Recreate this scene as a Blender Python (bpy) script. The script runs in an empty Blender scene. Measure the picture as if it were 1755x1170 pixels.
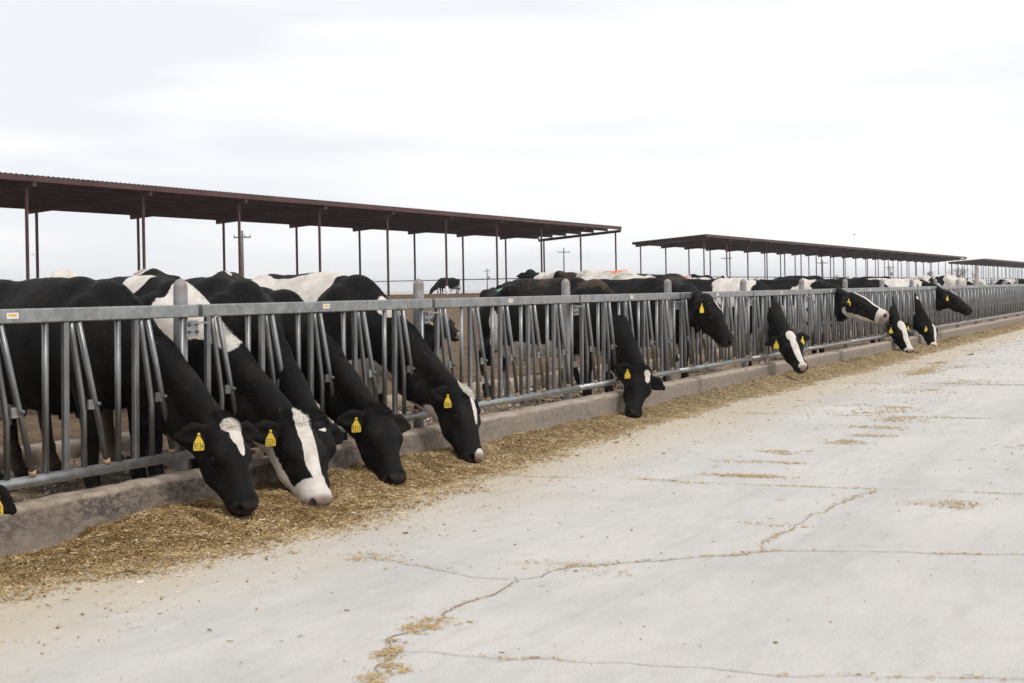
import bpy, math, random
import numpy as np
from mathutils import Vector, Matrix, noise as mnoise
random.seed(7); rng = np.random.default_rng(7)
R = math.radians
scene = bpy.context.scene
COL = scene.collection

# ------------------------------------------------------------------ camera
TH = math.atan(1212/2500); RHO = .0145
FW = Vector((math.cos(TH), math.sin(TH), 0)); RT = Vector((math.sin(TH), -math.cos(TH), 0)); UP = Vector((0, 0, 1))
cam_d = bpy.data.cameras.new('camera'); cam = bpy.data.objects.new('camera', cam_d); COL.objects.link(cam)
r2 = RT*math.cos(RHO) - UP*math.sin(RHO); u2 = RT*math.sin(RHO) + UP*math.cos(RHO)
M = Matrix((r2, u2, -FW)).transposed().to_4x4(); M.translation = Vector((0, -5.776, 1.35)); cam.matrix_world = M
cam_d.sensor_width = 36; cam_d.lens = 2500/1755*36; cam_d.shift_y = -(585-495.6)/1755
cam_d.clip_start = .05; cam_d.clip_end = 8000
scene.camera = cam

# ------------------------------------------------------------------ world, sun, exposure
SUN_EL, SUN_AZ = R(52), R(200)
w = bpy.data.worlds.new('World'); scene.world = w; w.use_nodes = True
nt = w.node_tree; nt.nodes.clear()
def N(nt, t, **k):
    n = nt.nodes.new(t)
    for a, b in k.items():
        if a in n.inputs: n.inputs[a].default_value = b
        else: setattr(n, a, b)
    return n
out = N(nt, 'ShaderNodeOutputWorld'); bg = N(nt, 'ShaderNodeBackground'); bg.inputs['Strength'].default_value = .1
sky = N(nt, 'ShaderNodeTexSky', sky_type='NISHITA', sun_disc=False, sun_elevation=SUN_EL, sun_rotation=SUN_AZ)
tc = N(nt, 'ShaderNodeTexCoord'); mp = N(nt, 'ShaderNodeMapping'); mp.inputs['Scale'].default_value = (1.2, 1.2, 9)
nz = N(nt, 'ShaderNodeTexNoise'); nz.inputs['Scale'].default_value = 1.6; nz.inputs['Detail'].default_value = 3
cr = N(nt, 'ShaderNodeValToRGB')
cr.color_ramp.elements[0].position = .38; cr.color_ramp.elements[0].color = (9.0, 9.25, 9.6, 1)
cr.color_ramp.elements[1].position = .60; cr.color_ramp.elements[1].color = (11.9, 11.75, 11.6, 1)
mx = N(nt, 'ShaderNodeMix', data_type='RGBA'); mx.inputs[0].default_value = .93
L = nt.links.new
L(tc.outputs['Generated'], mp.inputs['Vector']); L(mp.outputs[0], nz.inputs['Vector']); L(nz.outputs['Fac'], cr.inputs['Fac'])
L(sky.outputs[0], mx.inputs[6]); L(cr.outputs[0], mx.inputs[7]); L(mx.outputs[2], bg.inputs['Color']); L(bg.outputs[0], out.inputs[0])
sd = bpy.data.lights.new('sun', 'SUN'); so = bpy.data.objects.new('sun', sd); COL.objects.link(so)
sd.energy = 1.6; sd.angle = R(14); sd.color = (1, .96, .9)
# light arrives from over the camera's right shoulder
sdir = Vector((-.35*math.cos(SUN_EL), -.94*math.cos(SUN_EL), math.sin(SUN_EL)))
so.rotation_euler = sdir.to_track_quat('Z', 'Y').to_euler(); so.location = (0, -20, 30)
vs = scene.view_settings; vs.view_transform = 'Standard'; vs.look = 'None'; vs.gamma = 1; vs.use_curve_mapping = False
vs.exposure = .07
scene.cycles.max_bounces = 6

# ------------------------------------------------------------------ helpers
def tag(o, label=None, cat=None, group=None, kind=None):
    if label: o['label'] = label
    if cat: o['category'] = cat
    if group: o['group'] = group
    if kind: o['kind'] = kind
    return o

class MB:
    """collects polygons for ONE mesh object"""
    def __init__(s): s.v = []; s.f = []
    def add(s, vs, fs):
        b = len(s.v); s.v += [tuple(p) for p in vs]; s.f += [tuple(i+b for i in f) for f in fs]; return s
    def box(s, c, d, rot=None):
        c = Vector(c); hx, hy, hz = d[0]/2, d[1]/2, d[2]/2
        pts = [Vector((x, y, z)) for x in (-hx, hx) for y in (-hy, hy) for z in (-hz, hz)]
        if rot: pts = [rot @ p for p in pts]
        return s.add([c+p for p in pts], [(0, 1, 3, 2), (4, 6, 7, 5), (0, 4, 5, 1), (2, 3, 7, 6), (0, 2, 6, 4), (1, 5, 7, 3)])
    def bar(s, a, b, wd, ht=None, up=(0, 0, 1), bev=0):
        a, b = Vector(a), Vector(b); ht = ht or wd; d = (b-a).normalized(); up = Vector(up)
        sd_ = d.cross(up)
        if sd_.length < 1e-4: sd_ = d.cross(Vector((0, 1, 0)))
        sd_.normalize(); up = sd_.cross(d)
        if bev:
            hw, hh = wd/2, ht/2
            prof = [(-hw+bev, -hh), (hw-bev, -hh), (hw, -hh+bev), (hw, hh-bev), (hw-bev, hh), (-hw+bev, hh), (-hw, hh-bev), (-hw, -hh+bev)]
        else: prof = [(-wd/2, -ht/2), (wd/2, -ht/2), (wd/2, ht/2), (-wd/2, ht/2)]
        n = len(prof); vs_ = [p + sd_*q[0] + up*q[1] for p in (a, b) for q in prof]
        return s.add(vs_, [(i, (i+1) % n, n+(i+1) % n, n+i) for i in range(n)] + [tuple(range(n))[::-1], tuple(range(n, 2*n))])
    def tube(s, pts, r, n=8, cap=True):
        pts = [Vector(p) for p in pts]; rs = r if isinstance(r, (list, tuple)) else [r]*len(pts)
        rings = []; ref = None
        for i, p in enumerate(pts):
            d = (pts[min(i+1, len(pts)-1)] - pts[max(i-1, 0)]).normalized()
            if ref is None:
                ref = d.cross(Vector((0, 0, 1)))
                if ref.length < .01: ref = d.cross(Vector((0, 1, 0)))
            ref = (ref - d*ref.dot(d)).normalized(); q = d.cross(ref)
            rings.append([p + (ref*math.cos(2*math.pi*k/n) + q*math.sin(2*math.pi*k/n))*rs[i] for k in range(n)])
        vs_ = [v for g in rings for v in g]; fs = []
        for i in range(len(rings)-1):
            for k in range(n): fs.append((i*n+k, i*n+(k+1) % n, (i+1)*n+(k+1) % n, (i+1)*n+k))
        if cap: fs += [tuple(range(n))[::-1], tuple((len(rings)-1)*n+k for k in range(n))]
        return s.add(vs_, fs)
    def mesh(s, name):
        me = bpy.data.meshes.new(name); me.from_pydata(s.v, [], s.f); me.update(); return me
    def build(s, name, mat, parent=None, smooth=False, loc=None):
        me = s.mesh(name)
        if smooth: me.polygons.foreach_set('use_smooth', [True]*len(me.polygons))
        return link(name, me, mat, parent, loc)

def link(name, me, mat=None, parent=None, loc=None):
    if mat and not me.materials: me.materials.append(mat)
    o = bpy.data.objects.new(name, me); COL.objects.link(o)
    if parent: o.parent = parent
    if loc is not None: o.location = loc
    return o
def empty(name, loc=(0, 0, 0), rz=0):
    o = bpy.data.objects.new(name, None); COL.objects.link(o); o.location = loc; o.rotation_euler = (0, 0, rz); o.empty_display_size = .2; return o
def copy_tree(o, parent=None):
    c = o.copy(); COL.objects.link(c); c.parent = parent
    for ch in list(o.children): copy_tree(ch, c)
    return c
def np_mesh(name, V, F, attrs=None, smooth=False):
    """V (n,3), F (m,4) or (m,3) arrays"""
    me = bpy.data.meshes.new(name); k = F.shape[1]
    me.vertices.add(len(V)); me.vertices.foreach_set('co', np.ascontiguousarray(V, dtype=np.float32).ravel())
    me.loops.add(F.size); me.loops.foreach_set('vertex_index', np.ascontiguousarray(F, dtype=np.int32).ravel())
    me.polygons.add(len(F)); me.polygons.foreach_set('loop_start', np.arange(0, F.size, k, dtype=np.int32))
    if smooth: me.polygons.foreach_set('use_smooth', np.ones(len(F), dtype=bool))
    for n, a in (attrs or {}).items():
        at = me.attributes.new(n, 'FLOAT', 'POINT'); at.data.foreach_set('value', np.ascontiguousarray(a, dtype=np.float32))
    me.update(calc_edges=True); me.validate(); return me

def vnoise(p, seed=0):
    """value noise, p (...,3) -> -1..1"""
    i = np.floor(p).astype(np.int64); f = p - i; f = f*f*(3-2*f); r = 0
    for dx in (0, 1):
        for dy in (0, 1):
            for dz in (0, 1):
                h = ((i[..., 0]+dx)*374761393 + (i[..., 1]+dy)*668265263 + (i[..., 2]+dz)*2147483647 + seed*974711) & 0xffffffff
                h = ((h ^ (h >> 13))*1274126177) & 0xffffffff; h = (h ^ (h >> 16)) & 0xffff
                wt = (f[..., 0] if dx else 1-f[..., 0])*(f[..., 1] if dy else 1-f[..., 1])*(f[..., 2] if dz else 1-f[..., 2])
                r = r + wt*(h/32767.5-1)
    return r
def fbm(p, o=3, seed=0):
    r = 0; a = 1
    for k in range(o): r = r + a*vnoise(p*2**k + k*17.3, seed+k); a *= .5
    return r

# ------------------------------------------------------------------ materials
def mat(name, col=(.5, .5, .5), rough=.6, metal=0, spec=None):
    m = bpy.data.materials.new(name); m.use_nodes = True; b = m.node_tree.nodes['Principled BSDF']
    b.inputs['Base Color'].default_value = (*col, 1); b.inputs['Roughness'].default_value = rough; b.inputs['Metallic'].default_value = metal
    if spec is not None: b.inputs['Specular IOR Level'].default_value = spec
    return m
def nodes(m): return m.node_tree, m.node_tree.nodes['Principled BSDF'], m.node_tree.links.new
def noise_n(nt, scale, detail=4, vec=None, rough=.55):
    n = nt.nodes.new('ShaderNodeTexNoise'); n.inputs['Scale'].default_value = scale; n.inputs['Detail'].default_value = detail; n.inputs['Roughness'].default_value = rough
    if vec: nt.links.new(vec, n.inputs['Vector'])
    return n.outputs['Fac']
def ramp(nt, fac, stops):
    r = nt.nodes.new('ShaderNodeValToRGB'); e = r.color_ramp.elements
    while len(e) < len(stops): e.new(.5)
    for el, (p, c) in zip(e, stops): el.position = p; el.color = (*c, 1) if len(c) == 3 else c
    nt.links.new(fac, r.inputs['Fac']); return r.outputs['Color']
def mixc(nt, fac, a, b, mode='MIX'):
    m = nt.nodes.new('ShaderNodeMix'); m.data_type = 'RGBA'; m.blend_type = mode
    for k, v in ((0, fac), (6, a), (7, b)):
        if hasattr(v, 'links'): nt.links.new(v, m.inputs[k])
        else: m.inputs[k].default_value = (v if isinstance(v, float) else (*v, 1))
    return m.outputs[2]
def math_n(nt, op, a, b=0., clamp=False):
    m = nt.nodes.new('ShaderNodeMath'); m.operation = op; m.use_clamp = clamp
    for k, v in ((0, a), (1, b)):
        if hasattr(v, 'links'): nt.links.new(v, m.inputs[k])
        else: m.inputs[k].default_value = v
    return m.outputs[0]
def mapr(nt, v, a, b, c=0., d=1.):
    m = nt.nodes.new('ShaderNodeMapRange'); nt.links.new(v, m.inputs[0])
    for k, x in zip((1, 2, 3, 4), (a, b, c, d)): m.inputs[k].default_value = x
    return m.outputs[0]
def objco(nt, scale=None, which='Object'):
    t = nt.nodes.new('ShaderNodeTexCoord').outputs[which]
    if scale is None: return t
    m = nt.nodes.new('ShaderNodeMapping'); m.inputs['Scale'].default_value = scale; nt.links.new(t, m.inputs['Vector']); return m.outputs[0]
def geo_pos(nt, scale=None):
    t = nt.nodes.new('ShaderNodeNewGeometry').outputs['Position']
    if scale is None: return t
    m = nt.nodes.new('ShaderNodeMapping'); m.inputs['Scale'].default_value = scale; nt.links.new(t, m.inputs['Vector']); return m.outputs[0]
def bump(nt, b, h, strength=.3, dist=.01):
    n = nt.nodes.new('ShaderNodeBump'); n.inputs['Strength'].default_value = strength; n.inputs['Distance'].default_value = dist
    nt.links.new(h, n.inputs['Height']); nt.links.new(n.outputs[0], b.inputs['Normal'])
def attr_n(nt, name):
    a = nt.nodes.new('ShaderNodeAttribute'); a.attribute_name = name; return a.outputs['Fac']
def sep(nt, v):
    s = nt.nodes.new('ShaderNodeSeparateXYZ'); nt.links.new(v, s.inputs[0]); return s.outputs

def m_galv():
    m = mat('galvanized_steel', rough=.42, metal=.75); nt, b, L = nodes(m)
    p = geo_pos(nt)
    big = ramp(nt, noise_n(nt, 15, 4, p, .65), [(.33, (.19, .245, .25)), (.7, (.39, .395, .40))])
    vor = nt.nodes.new('ShaderNodeTexVoronoi'); vor.inputs['Scale'].default_value = 45; L(p, vor.inputs['Vector'])
    c = mixc(nt, .16, big, vor.outputs['Color'], 'SOFT_LIGHT')
    hs = nt.nodes.new('ShaderNodeHueSaturation'); hs.inputs['Saturation'].default_value = .25; L(c, hs.inputs['Color'])
    grime = ramp(nt, noise_n(nt, 3.1, 5, geo_pos(nt, (2, 2, 1)), .7), [(.52, (0, 0, 0)), (.72, (1, 1, 1))])
    c = mixc(nt, math_n(nt, 'MULTIPLY', grime, .45), hs.outputs[0], (.17, .14, .11))
    L(c, b.inputs['Base Color']); L(mapr(nt, noise_n(nt, 20, 3, p), .3, .7, .35, .55), b.inputs['Roughness'])
    bump(nt, b, noise_n(nt, 60, 3, p), .08, .004); return m
GALV = m_galv()
def m_bar():
    m = mat('galvanized_tube', rough=.35, metal=.7); nt, b, L = nodes(m)
    p = geo_pos(nt)
    c = ramp(nt, noise_n(nt, 5, 4, geo_pos(nt, (3, 3, .7))), [(.3, (.14, .143, .146)), (.7, (.28, .284, .288))])
    z = sep(nt, p)[2]
    rub = math_n(nt, 'MULTIPLY', mapr(nt, z, 1.0, .45, 0., 1.), mapr(nt, noise_n(nt, 6, 3, p), .38, .6))
    c = mixc(nt, math_n(nt, 'MULTIPLY', rub, .55), c, (.10, .095, .09))
    L(c, b.inputs['Base Color']); L(mapr(nt, noise_n(nt, 11, 3, p), .3, .7, .28, .5), b.inputs['Roughness'])
    return m
BAR = m_bar()
def m_post():
    m = mat('weathered_steel_post', rough=.6, metal=.35); nt, b, L = nodes(m)
    p = geo_pos(nt)
    c = ramp(nt, noise_n(nt, 9, 6, p, .7), [(.3, (.24, .23, .235)), (.62, (.36, .355, .36))])
    z = sep(nt, p)[2]
    rust = math_n(nt, 'MULTIPLY', mapr(nt, z, 1.34, 1.40), mapr(nt, noise_n(nt, 14, 4, p), .35, .6))
    c = mixc(nt, math_n(nt, 'MULTIPLY', rust, .6), c, (.22, .14, .11))
    sp = ramp(nt, noise_n(nt, 70, 2, p), [(.60, (0, 0, 0)), (.68, (1, 1, 1))])
    c = mixc(nt, math_n(nt, 'MULTIPLY', sp, .5), c, (.16, .1, .075))
    L(c, b.inputs['Base Color']); return m
POST = m_post()
RUBBER = mat('worn_tan_bumper', (.42, .27, .16), .7)
DARKSTEEL = mat('dark_fitting_steel', (.13, .13, .135), .45, .7)

def m_lane():
    m = mat('lane_concrete', rough=.85, spec=.25); nt, b, L = nodes(m); p = geo_pos(nt)
    c = ramp(nt, noise_n(nt, .55, 5, p), [(.3, (.515, .494, .470)), (.7, (.615, .586, .552))])
    # wheel-worn streaks along the lane
    st = noise_n(nt, 1., 5, geo_pos(nt, (.22, 2.2, 1)), .6)
    c = mixc(nt, mapr(nt, st, .50, .72, 0., .62), c, (.435, .425, .42))
    st2 = noise_n(nt, 1., 5, geo_pos(nt, (.5, 7, 1)), .65)
    c = mixc(nt, mapr(nt, st2, .55, .8, 0., .5), c, (.37, .35, .33))
    fine = noise_n(nt, 90, 3, p, .7)
    c = mixc(nt, mapr(nt, fine, .3, .7, .0, .42), c, (.30, .285, .27))
    big = noise_n(nt, .8, 8, geo_pos(nt, (.7, 1.2, 1)), .68)
    c = mixc(nt, mapr(nt, big, .50, .74, 0., .55), c, (.385, .37, .355))
    scf = noise_n(nt, 1., 3, geo_pos(nt, (.9, 26, 1)), .6)
    c = mixc(nt, mapr(nt, scf, .60, .78, 0., .38), c, (.36, .35, .345))
    mot = noise_n(nt, 7, 7, geo_pos(nt, (.6, 1.3, 1)), .75)
    c = mixc(nt, mapr(nt, mot, .52, .72, 0., .45), c, (.36, .335, .31))
    c = mixc(nt, mapr(nt, mot, .46, .30, 0., .4), c, (.64, .61, .575))
    spk = noise_n(nt, 120, 2, p, .5)
    c = mixc(nt, mapr(nt, spk, .66, .74, 0., .5), c, (.20, .165, .13))
    # yellow feed dust near the feed line
    s = sep(nt, p); nn = noise_n(nt, 1.3, 6, p, .65)
    dist = math_n(nt, 'ADD', s[1], math_n(nt, 'MULTIPLY', nn, 1.5))   # y + noise
    dust = mapr(nt, dist, -1.25, -.35, 0., 1.)
    c = mixc(nt, math_n(nt, 'MULTIPLY', dust, .62), c, (.48, .39, .26))
    d2 = mapr(nt, noise_n(nt, .9, 7, geo_pos(nt, (.45, 1.6, 1)), .7), .55, .75, 0., .35)
    c = mixc(nt, d2, c, (.60, .56, .50))
    L(c, b.inputs['Base Color']); bump(nt, b, noise_n(nt, 40, 8, p, .8), .5, .008); return m
LANE = m_lane()
def m_curb():
    m = mat('stained_curb_concrete', rough=.9, spec=.2); nt, b, L = nodes(m); p = geo_pos(nt)
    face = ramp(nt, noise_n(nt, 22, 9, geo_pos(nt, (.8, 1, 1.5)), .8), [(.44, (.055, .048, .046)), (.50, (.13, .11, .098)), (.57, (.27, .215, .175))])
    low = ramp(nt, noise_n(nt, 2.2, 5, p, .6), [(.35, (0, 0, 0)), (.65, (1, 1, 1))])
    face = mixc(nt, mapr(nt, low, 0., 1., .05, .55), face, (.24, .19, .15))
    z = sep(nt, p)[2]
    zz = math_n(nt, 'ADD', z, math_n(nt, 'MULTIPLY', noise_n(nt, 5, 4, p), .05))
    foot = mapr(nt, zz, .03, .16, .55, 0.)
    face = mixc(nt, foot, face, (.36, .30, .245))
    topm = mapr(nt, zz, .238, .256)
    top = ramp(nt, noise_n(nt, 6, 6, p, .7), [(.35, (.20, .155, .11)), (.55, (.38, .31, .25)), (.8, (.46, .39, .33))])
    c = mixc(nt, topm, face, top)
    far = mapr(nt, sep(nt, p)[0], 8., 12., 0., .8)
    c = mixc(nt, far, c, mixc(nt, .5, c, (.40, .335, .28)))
    L(c, b.inputs['Base Color']); bump(nt, b, noise_n(nt, 35, 8, p, .75), .5, .012); return m
CURB = m_curb()
def m_feed():
    m = mat('chopped_feed', rough=.9, spec=.15); nt, b, L = nodes(m)
    t = attr_n(nt, 'tint')
    c = ramp(nt, t, [(0., (.080, .046, .018)), (.25, (.205, .125, .050)), (.5, (.355, .238, .108)), (.75, (.51, .375, .200)), (.93, (.63, .50, .32)), (1., (.78, .65, .50))])
    g = noise_n(nt, 1.6, 4, geo_pos(nt), .6)
    c = mixc(nt, mapr(nt, g, .45, .7, 0., .28), c, mixc(nt, .6, c, (.19, .15, .055)))
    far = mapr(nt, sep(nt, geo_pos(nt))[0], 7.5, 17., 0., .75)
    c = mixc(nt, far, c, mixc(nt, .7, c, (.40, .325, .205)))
    L(c, b.inputs['Base Color']); return m
FEED = m_feed()
def m_feedbed():
    m = mat('feed_bed', rough=.95, spec=.1); nt, b, L = nodes(m); p = geo_pos(nt)
    c = ramp(nt, noise_n(nt, 55, 5, p, .75), [(.3, (.075, .046, .018)), (.5, (.20, .128, .05)), (.7, (.36, .245, .11))])
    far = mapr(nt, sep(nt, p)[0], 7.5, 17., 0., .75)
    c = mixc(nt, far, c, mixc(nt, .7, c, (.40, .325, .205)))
    L(c, b.inputs['Base Color']); bump(nt, b, noise_n(nt, 70, 4, p), .8, .02); return m
FEEDBED = m_feedbed()
def m_dirt():
    m = mat('pen_dirt', rough=.95, spec=.15); nt, b, L = nodes(m); p = geo_pos(nt)
    c = ramp(nt, noise_n(nt, 2.5, 7, p, .7), [(.3, (.07, .046, .028)), (.5, (.15, .10, .06)), (.7, (.25, .175, .11))])
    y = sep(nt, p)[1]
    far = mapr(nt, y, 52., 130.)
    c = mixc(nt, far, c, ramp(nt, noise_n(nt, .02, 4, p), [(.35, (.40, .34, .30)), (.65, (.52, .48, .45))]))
    L(c, b.inputs['Base Color']); bump(nt, b, noise_n(nt, 7, 7, p, .75), .9, .08); return m
DIRT = m_dirt()
def m_apron():
    m = mat('alley_concrete_with_manure', rough=.9, spec=.25); nt, b, L = nodes(m); p = geo_pos(nt)
    c = ramp(nt, noise_n(nt, 5, 8, p, .75), [(.38, (.045, .030, .019)), (.5, (.15, .105, .066)), (.60, (.29, .215, .145))])
    sp = ramp(nt, noise_n(nt, 26, 4, p, .6), [(.54, (0, 0, 0)), (.60, (1, 1, 1))])
    big = ramp(nt, noise_n(nt, 1.1, 3, p), [(.42, (0, 0, 0)), (.55, (1, 1, 1))])
    near = mapr(nt, sep(nt, p)[1], 1.3, .5, 0., 1.)
    f = math_n(nt, 'MULTIPLY', math_n(nt, 'MULTIPLY', sp, big), near)
    c = mixc(nt, f, c, (.52, .48, .46))
    L(c, b.inputs['Base Color']); bump(nt, b, noise_n(nt, 26, 4, p, .6), .7, .02); return m
APRON = m_apron()
def m_ledge():
    m = mat('inner_kerb_concrete', rough=.9); nt, b, L = nodes(m)
    L(ramp(nt, noise_n(nt, 4, 6, geo_pos(nt), .7), [(.35, (.17, .125, .085)), (.6, (.36, .29, .22))]), b.inputs['Base Color']); return m
LEDGE = m_ledge()

def m_cow():
    m = mat('cattle_coat', rough=.6, spec=.12); nt, b, L = nodes(m)
    oc = objco(nt)
    n1 = noise_n(nt, 32, 3, oc); n2 = noise_n(nt, 140, 2, oc)
    wv = math_n(nt, 'ADD', attr_n(nt, 'patch'), math_n(nt, 'ADD', math_n(nt, 'MULTIPLY', math_n(nt, 'SUBTRACT', n1, .5), .16), math_n(nt, 'MULTIPLY', math_n(nt, 'SUBTRACT', n2, .5), .10)))
    white = mapr(nt, wv, -.02, .02)
    black = ramp(nt, noise_n(nt, 6, 4, oc), [(.3, (.0035, .0032, .0034)), (.55, (.0058, .0052, .0050)), (.8, (.012, .0098, .0085))])
    wh = ramp(nt, noise_n(nt, 9, 5, oc, .65), [(.3, (.50, .445, .385)), (.6, (.68, .635, .585))])
    c = mixc(nt, white, black, wh)
    dn = noise_n(nt, 16, 6, oc, .7)
    dirt = math_n(nt, 'MULTIPLY', mapr(nt, math_n(nt, 'ADD', attr_n(nt, 'dirt'), math_n(nt, 'SUBTRACT', dn, .5)), .05, .35), .75)
    c = mixc(nt, dirt, c, (.085, .058, .038))
    pk = attr_n(nt, 'muzzle')
    c = mixc(nt, mapr(nt, pk, 0., 1.), c, mixc(nt, white, (.028, .022, .021), (.27, .195, .17)))
    fl = noise_n(nt, 75, 2, oc, .5)
    c = mixc(nt, math_n(nt, 'MULTIPLY', mapr(nt, fl, .715, .75), .55), c, (.30, .22, .14))
    sh = noise_n(nt, 3.2, 5, oc, .65)
    c = mixc(nt, math_n(nt, 'MULTIPLY', mapr(nt, sh, .52, .75), .22), c, mixc(nt, white, (.045, .034, .027), (.42, .35, .28)))
    mk = math_n(nt, 'ADD', math_n(nt, 'SUBTRACT', attr_n(nt, 'mark'), .35), math_n(nt, 'MULTIPLY', math_n(nt, 'SUBTRACT', n1, .5), .8))
    c = mixc(nt, math_n(nt, 'MULTIPLY', mapr(nt, mk, .0, .15), .85), c, (.80, .16, .05))
    c = mixc(nt, mapr(nt, math_n(nt, 'MULTIPLY', attr_n(nt, 'mark'), -1.), .2, .4), c, (.12, .42, .33))
    c = mixc(nt, attr_n(nt, 'nostril'), c, (.012, .009, .008))
    L(c, b.inputs['Base Color'])
    L(mapr(nt, pk, 0., 1., .66, .5), b.inputs['Roughness'])
    h = math_n(nt, 'ADD', noise_n(nt, 1., 4, objco(nt, (55, 55, 24)), .65), math_n(nt, 'MULTIPLY', noise_n(nt, 10, 4, oc), 1.2))
    bump(nt, b, h, .45, .011); return m
COW = m_cow()
EYE = mat('dark_eye', (.012, .008, .006), .08); 
TAGM = mat('yellow_tag_plastic', (.70, .49, .035), .45)
TAGN = mat('black_tag_print', (.015, .015, .015), .6)
STK_W = mat('sticker_white', (.75, .75, .74), .5); STK_Y = mat('sticker_yellow', (.75, .45, .05), .5)
def m_shed(name, c0, c1):
    m = mat(name, rough=.6, spec=.3); nt, b, L = nodes(m)
    L(ramp(nt, noise_n(nt, .8, 5, geo_pos(nt), .65), [(.3, c0), (.7, c1)]), b.inputs['Base Color']); return m
OXIDE = m_shed('red_oxide_steel', (.075, .036, .034), (.125, .062, .058))
SHEET = m_shed('brown_roof_sheet', (.085, .055, .05), (.14, .10, .09))
PIPE = m_shed('brown_pipe_rail', (.07, .055, .05), (.12, .095, .085))
WOODP = m_shed('weathered_pole_wood', (.10, .085, .075), (.17, .15, .135))
BARK = m_shed('grey_bark', (.12, .10, .09), (.20, .175, .16))

# ------------------------------------------------------------------ setting: lane, curb, apron, pen ground
def grid(name, xs, ys, hf, m, attrs=None, smooth=True):
    X, Y = np.meshgrid(xs, ys, indexing='ij'); Z = hf(X, Y); nx, ny = X.shape
    V = np.stack([X, Y, Z], -1).reshape(-1, 3); i = np.arange(nx*ny).reshape(nx, ny)
    F = np.stack([i[:-1, :-1], i[1:, :-1], i[1:, 1:], i[:-1, 1:]], -1).reshape(-1, 4)
    return link(name, np_mesh(name, V, F, attrs, smooth), m)
def p3(X, Y, s, z=0.): return np.stack([X*s, Y*s, np.full_like(X, z)], -1)

lane = grid('feed_lane', np.array([-40., 0, 5, 20, 60, 400]), np.array([-14., -8, -4, -.04]), lambda X, Y: X*0, LANE); tag(lane, kind='structure')
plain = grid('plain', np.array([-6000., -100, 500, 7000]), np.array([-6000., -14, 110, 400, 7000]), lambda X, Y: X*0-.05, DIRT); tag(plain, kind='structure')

def pen_h(X, Y):
    y = Y
    z = np.where(y < 15, .18+.02*(y-2.6)/12.4, .20+.85*np.clip((y-15)/24, 0, 1))
    z = z - 1.1*np.clip((y-55)/50, 0, 1)
    n = fbm(p3(X, Y, .9), 3, 3)*.035 + fbm(p3(X, Y, 4.), 2, 9)*.022
    return z + n*np.clip(1.3-np.abs(y-30)/90, 0, 1)
xs = np.concatenate([np.arange(-10, 6, 1.), np.arange(6, 30, .14), np.arange(30, 70, .6), np.arange(70, 420, 5)])
ys = np.concatenate([np.arange(2.55, 9, .12), np.arange(9, 40, .5), np.arange(40, 112, 3)])
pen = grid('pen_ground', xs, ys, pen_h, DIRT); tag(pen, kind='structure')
apr = grid('feed_alley_slab', np.concatenate([np.arange(-10, 4, 1.), np.arange(4, 26, .05), np.arange(26, 60, .4), np.arange(60, 420, 10)]), np.arange(.06, 2.5, .05),
           lambda X, Y: .055 + (fbm(p3(X, Y, 7.), 3, 5)*.022 + fbm(p3(X, Y, 2.), 2, 8)*.02)*(X > 3)*(X < 60), APRON); tag(apr, kind='structure')

def strip(name, prof, xs, m, jit=.006, seed=1):
    """cross-section prof [(y,z)] swept along x"""
    P = np.array(prof); X = np.repeat(xs[:, None], len(P), 1); Y = np.repeat(P[None, :, 0], len(xs), 0); Z = np.repeat(P[None, :, 1], len(xs), 0)
    q = np.stack([X, Y, Z], -1)
    n = fbm(q*5, 4, seed)
    Y = Y + n*jit; Z = Z + fbm(q*6+31, 4, seed+5)*jit*np.where(P[None, :, 1] > .15, 1, .2)
    nx, ny = X.shape; V = np.stack([X, Y, Z], -1).reshape(-1, 3); i = np.arange(nx*ny).reshape(nx, ny)
    F = np.stack([i[:-1, :-1], i[:-1, 1:], i[1:, 1:], i[1:, :-1]], -1).reshape(-1, 4)
    return link(name, np_mesh(name, V, F, None, True), m)
cprof = [(-.115, -.02), (-.112, .04), (-.110, .09), (-.108, .14), (-.106, .19), (-.103, .215), (-.098, .232), (-.085, .244), (-.06, .25), (-.02, .25), (.03, .25), (.065, .247), (.075, .23), (.078, .12), (.08, 0)]
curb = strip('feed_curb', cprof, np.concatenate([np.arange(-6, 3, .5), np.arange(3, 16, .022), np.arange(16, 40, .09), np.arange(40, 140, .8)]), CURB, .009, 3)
tag(curb, 'long low stained concrete curb between the feed lane and the headlock fence', 'curb')
ikerb = strip('inner_kerb', [(2.40, 0), (2.41, .12), (2.43, .17), (2.48, .19), (2.6, .195), (2.7, .15)], np.concatenate([np.arange(-6, 40, .15), np.arange(40, 300, 4)]), LEDGE, .012, 11)
tag(ikerb, 'low tan concrete kerb along the back of the feed alley behind the cows', 'kerb')

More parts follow.
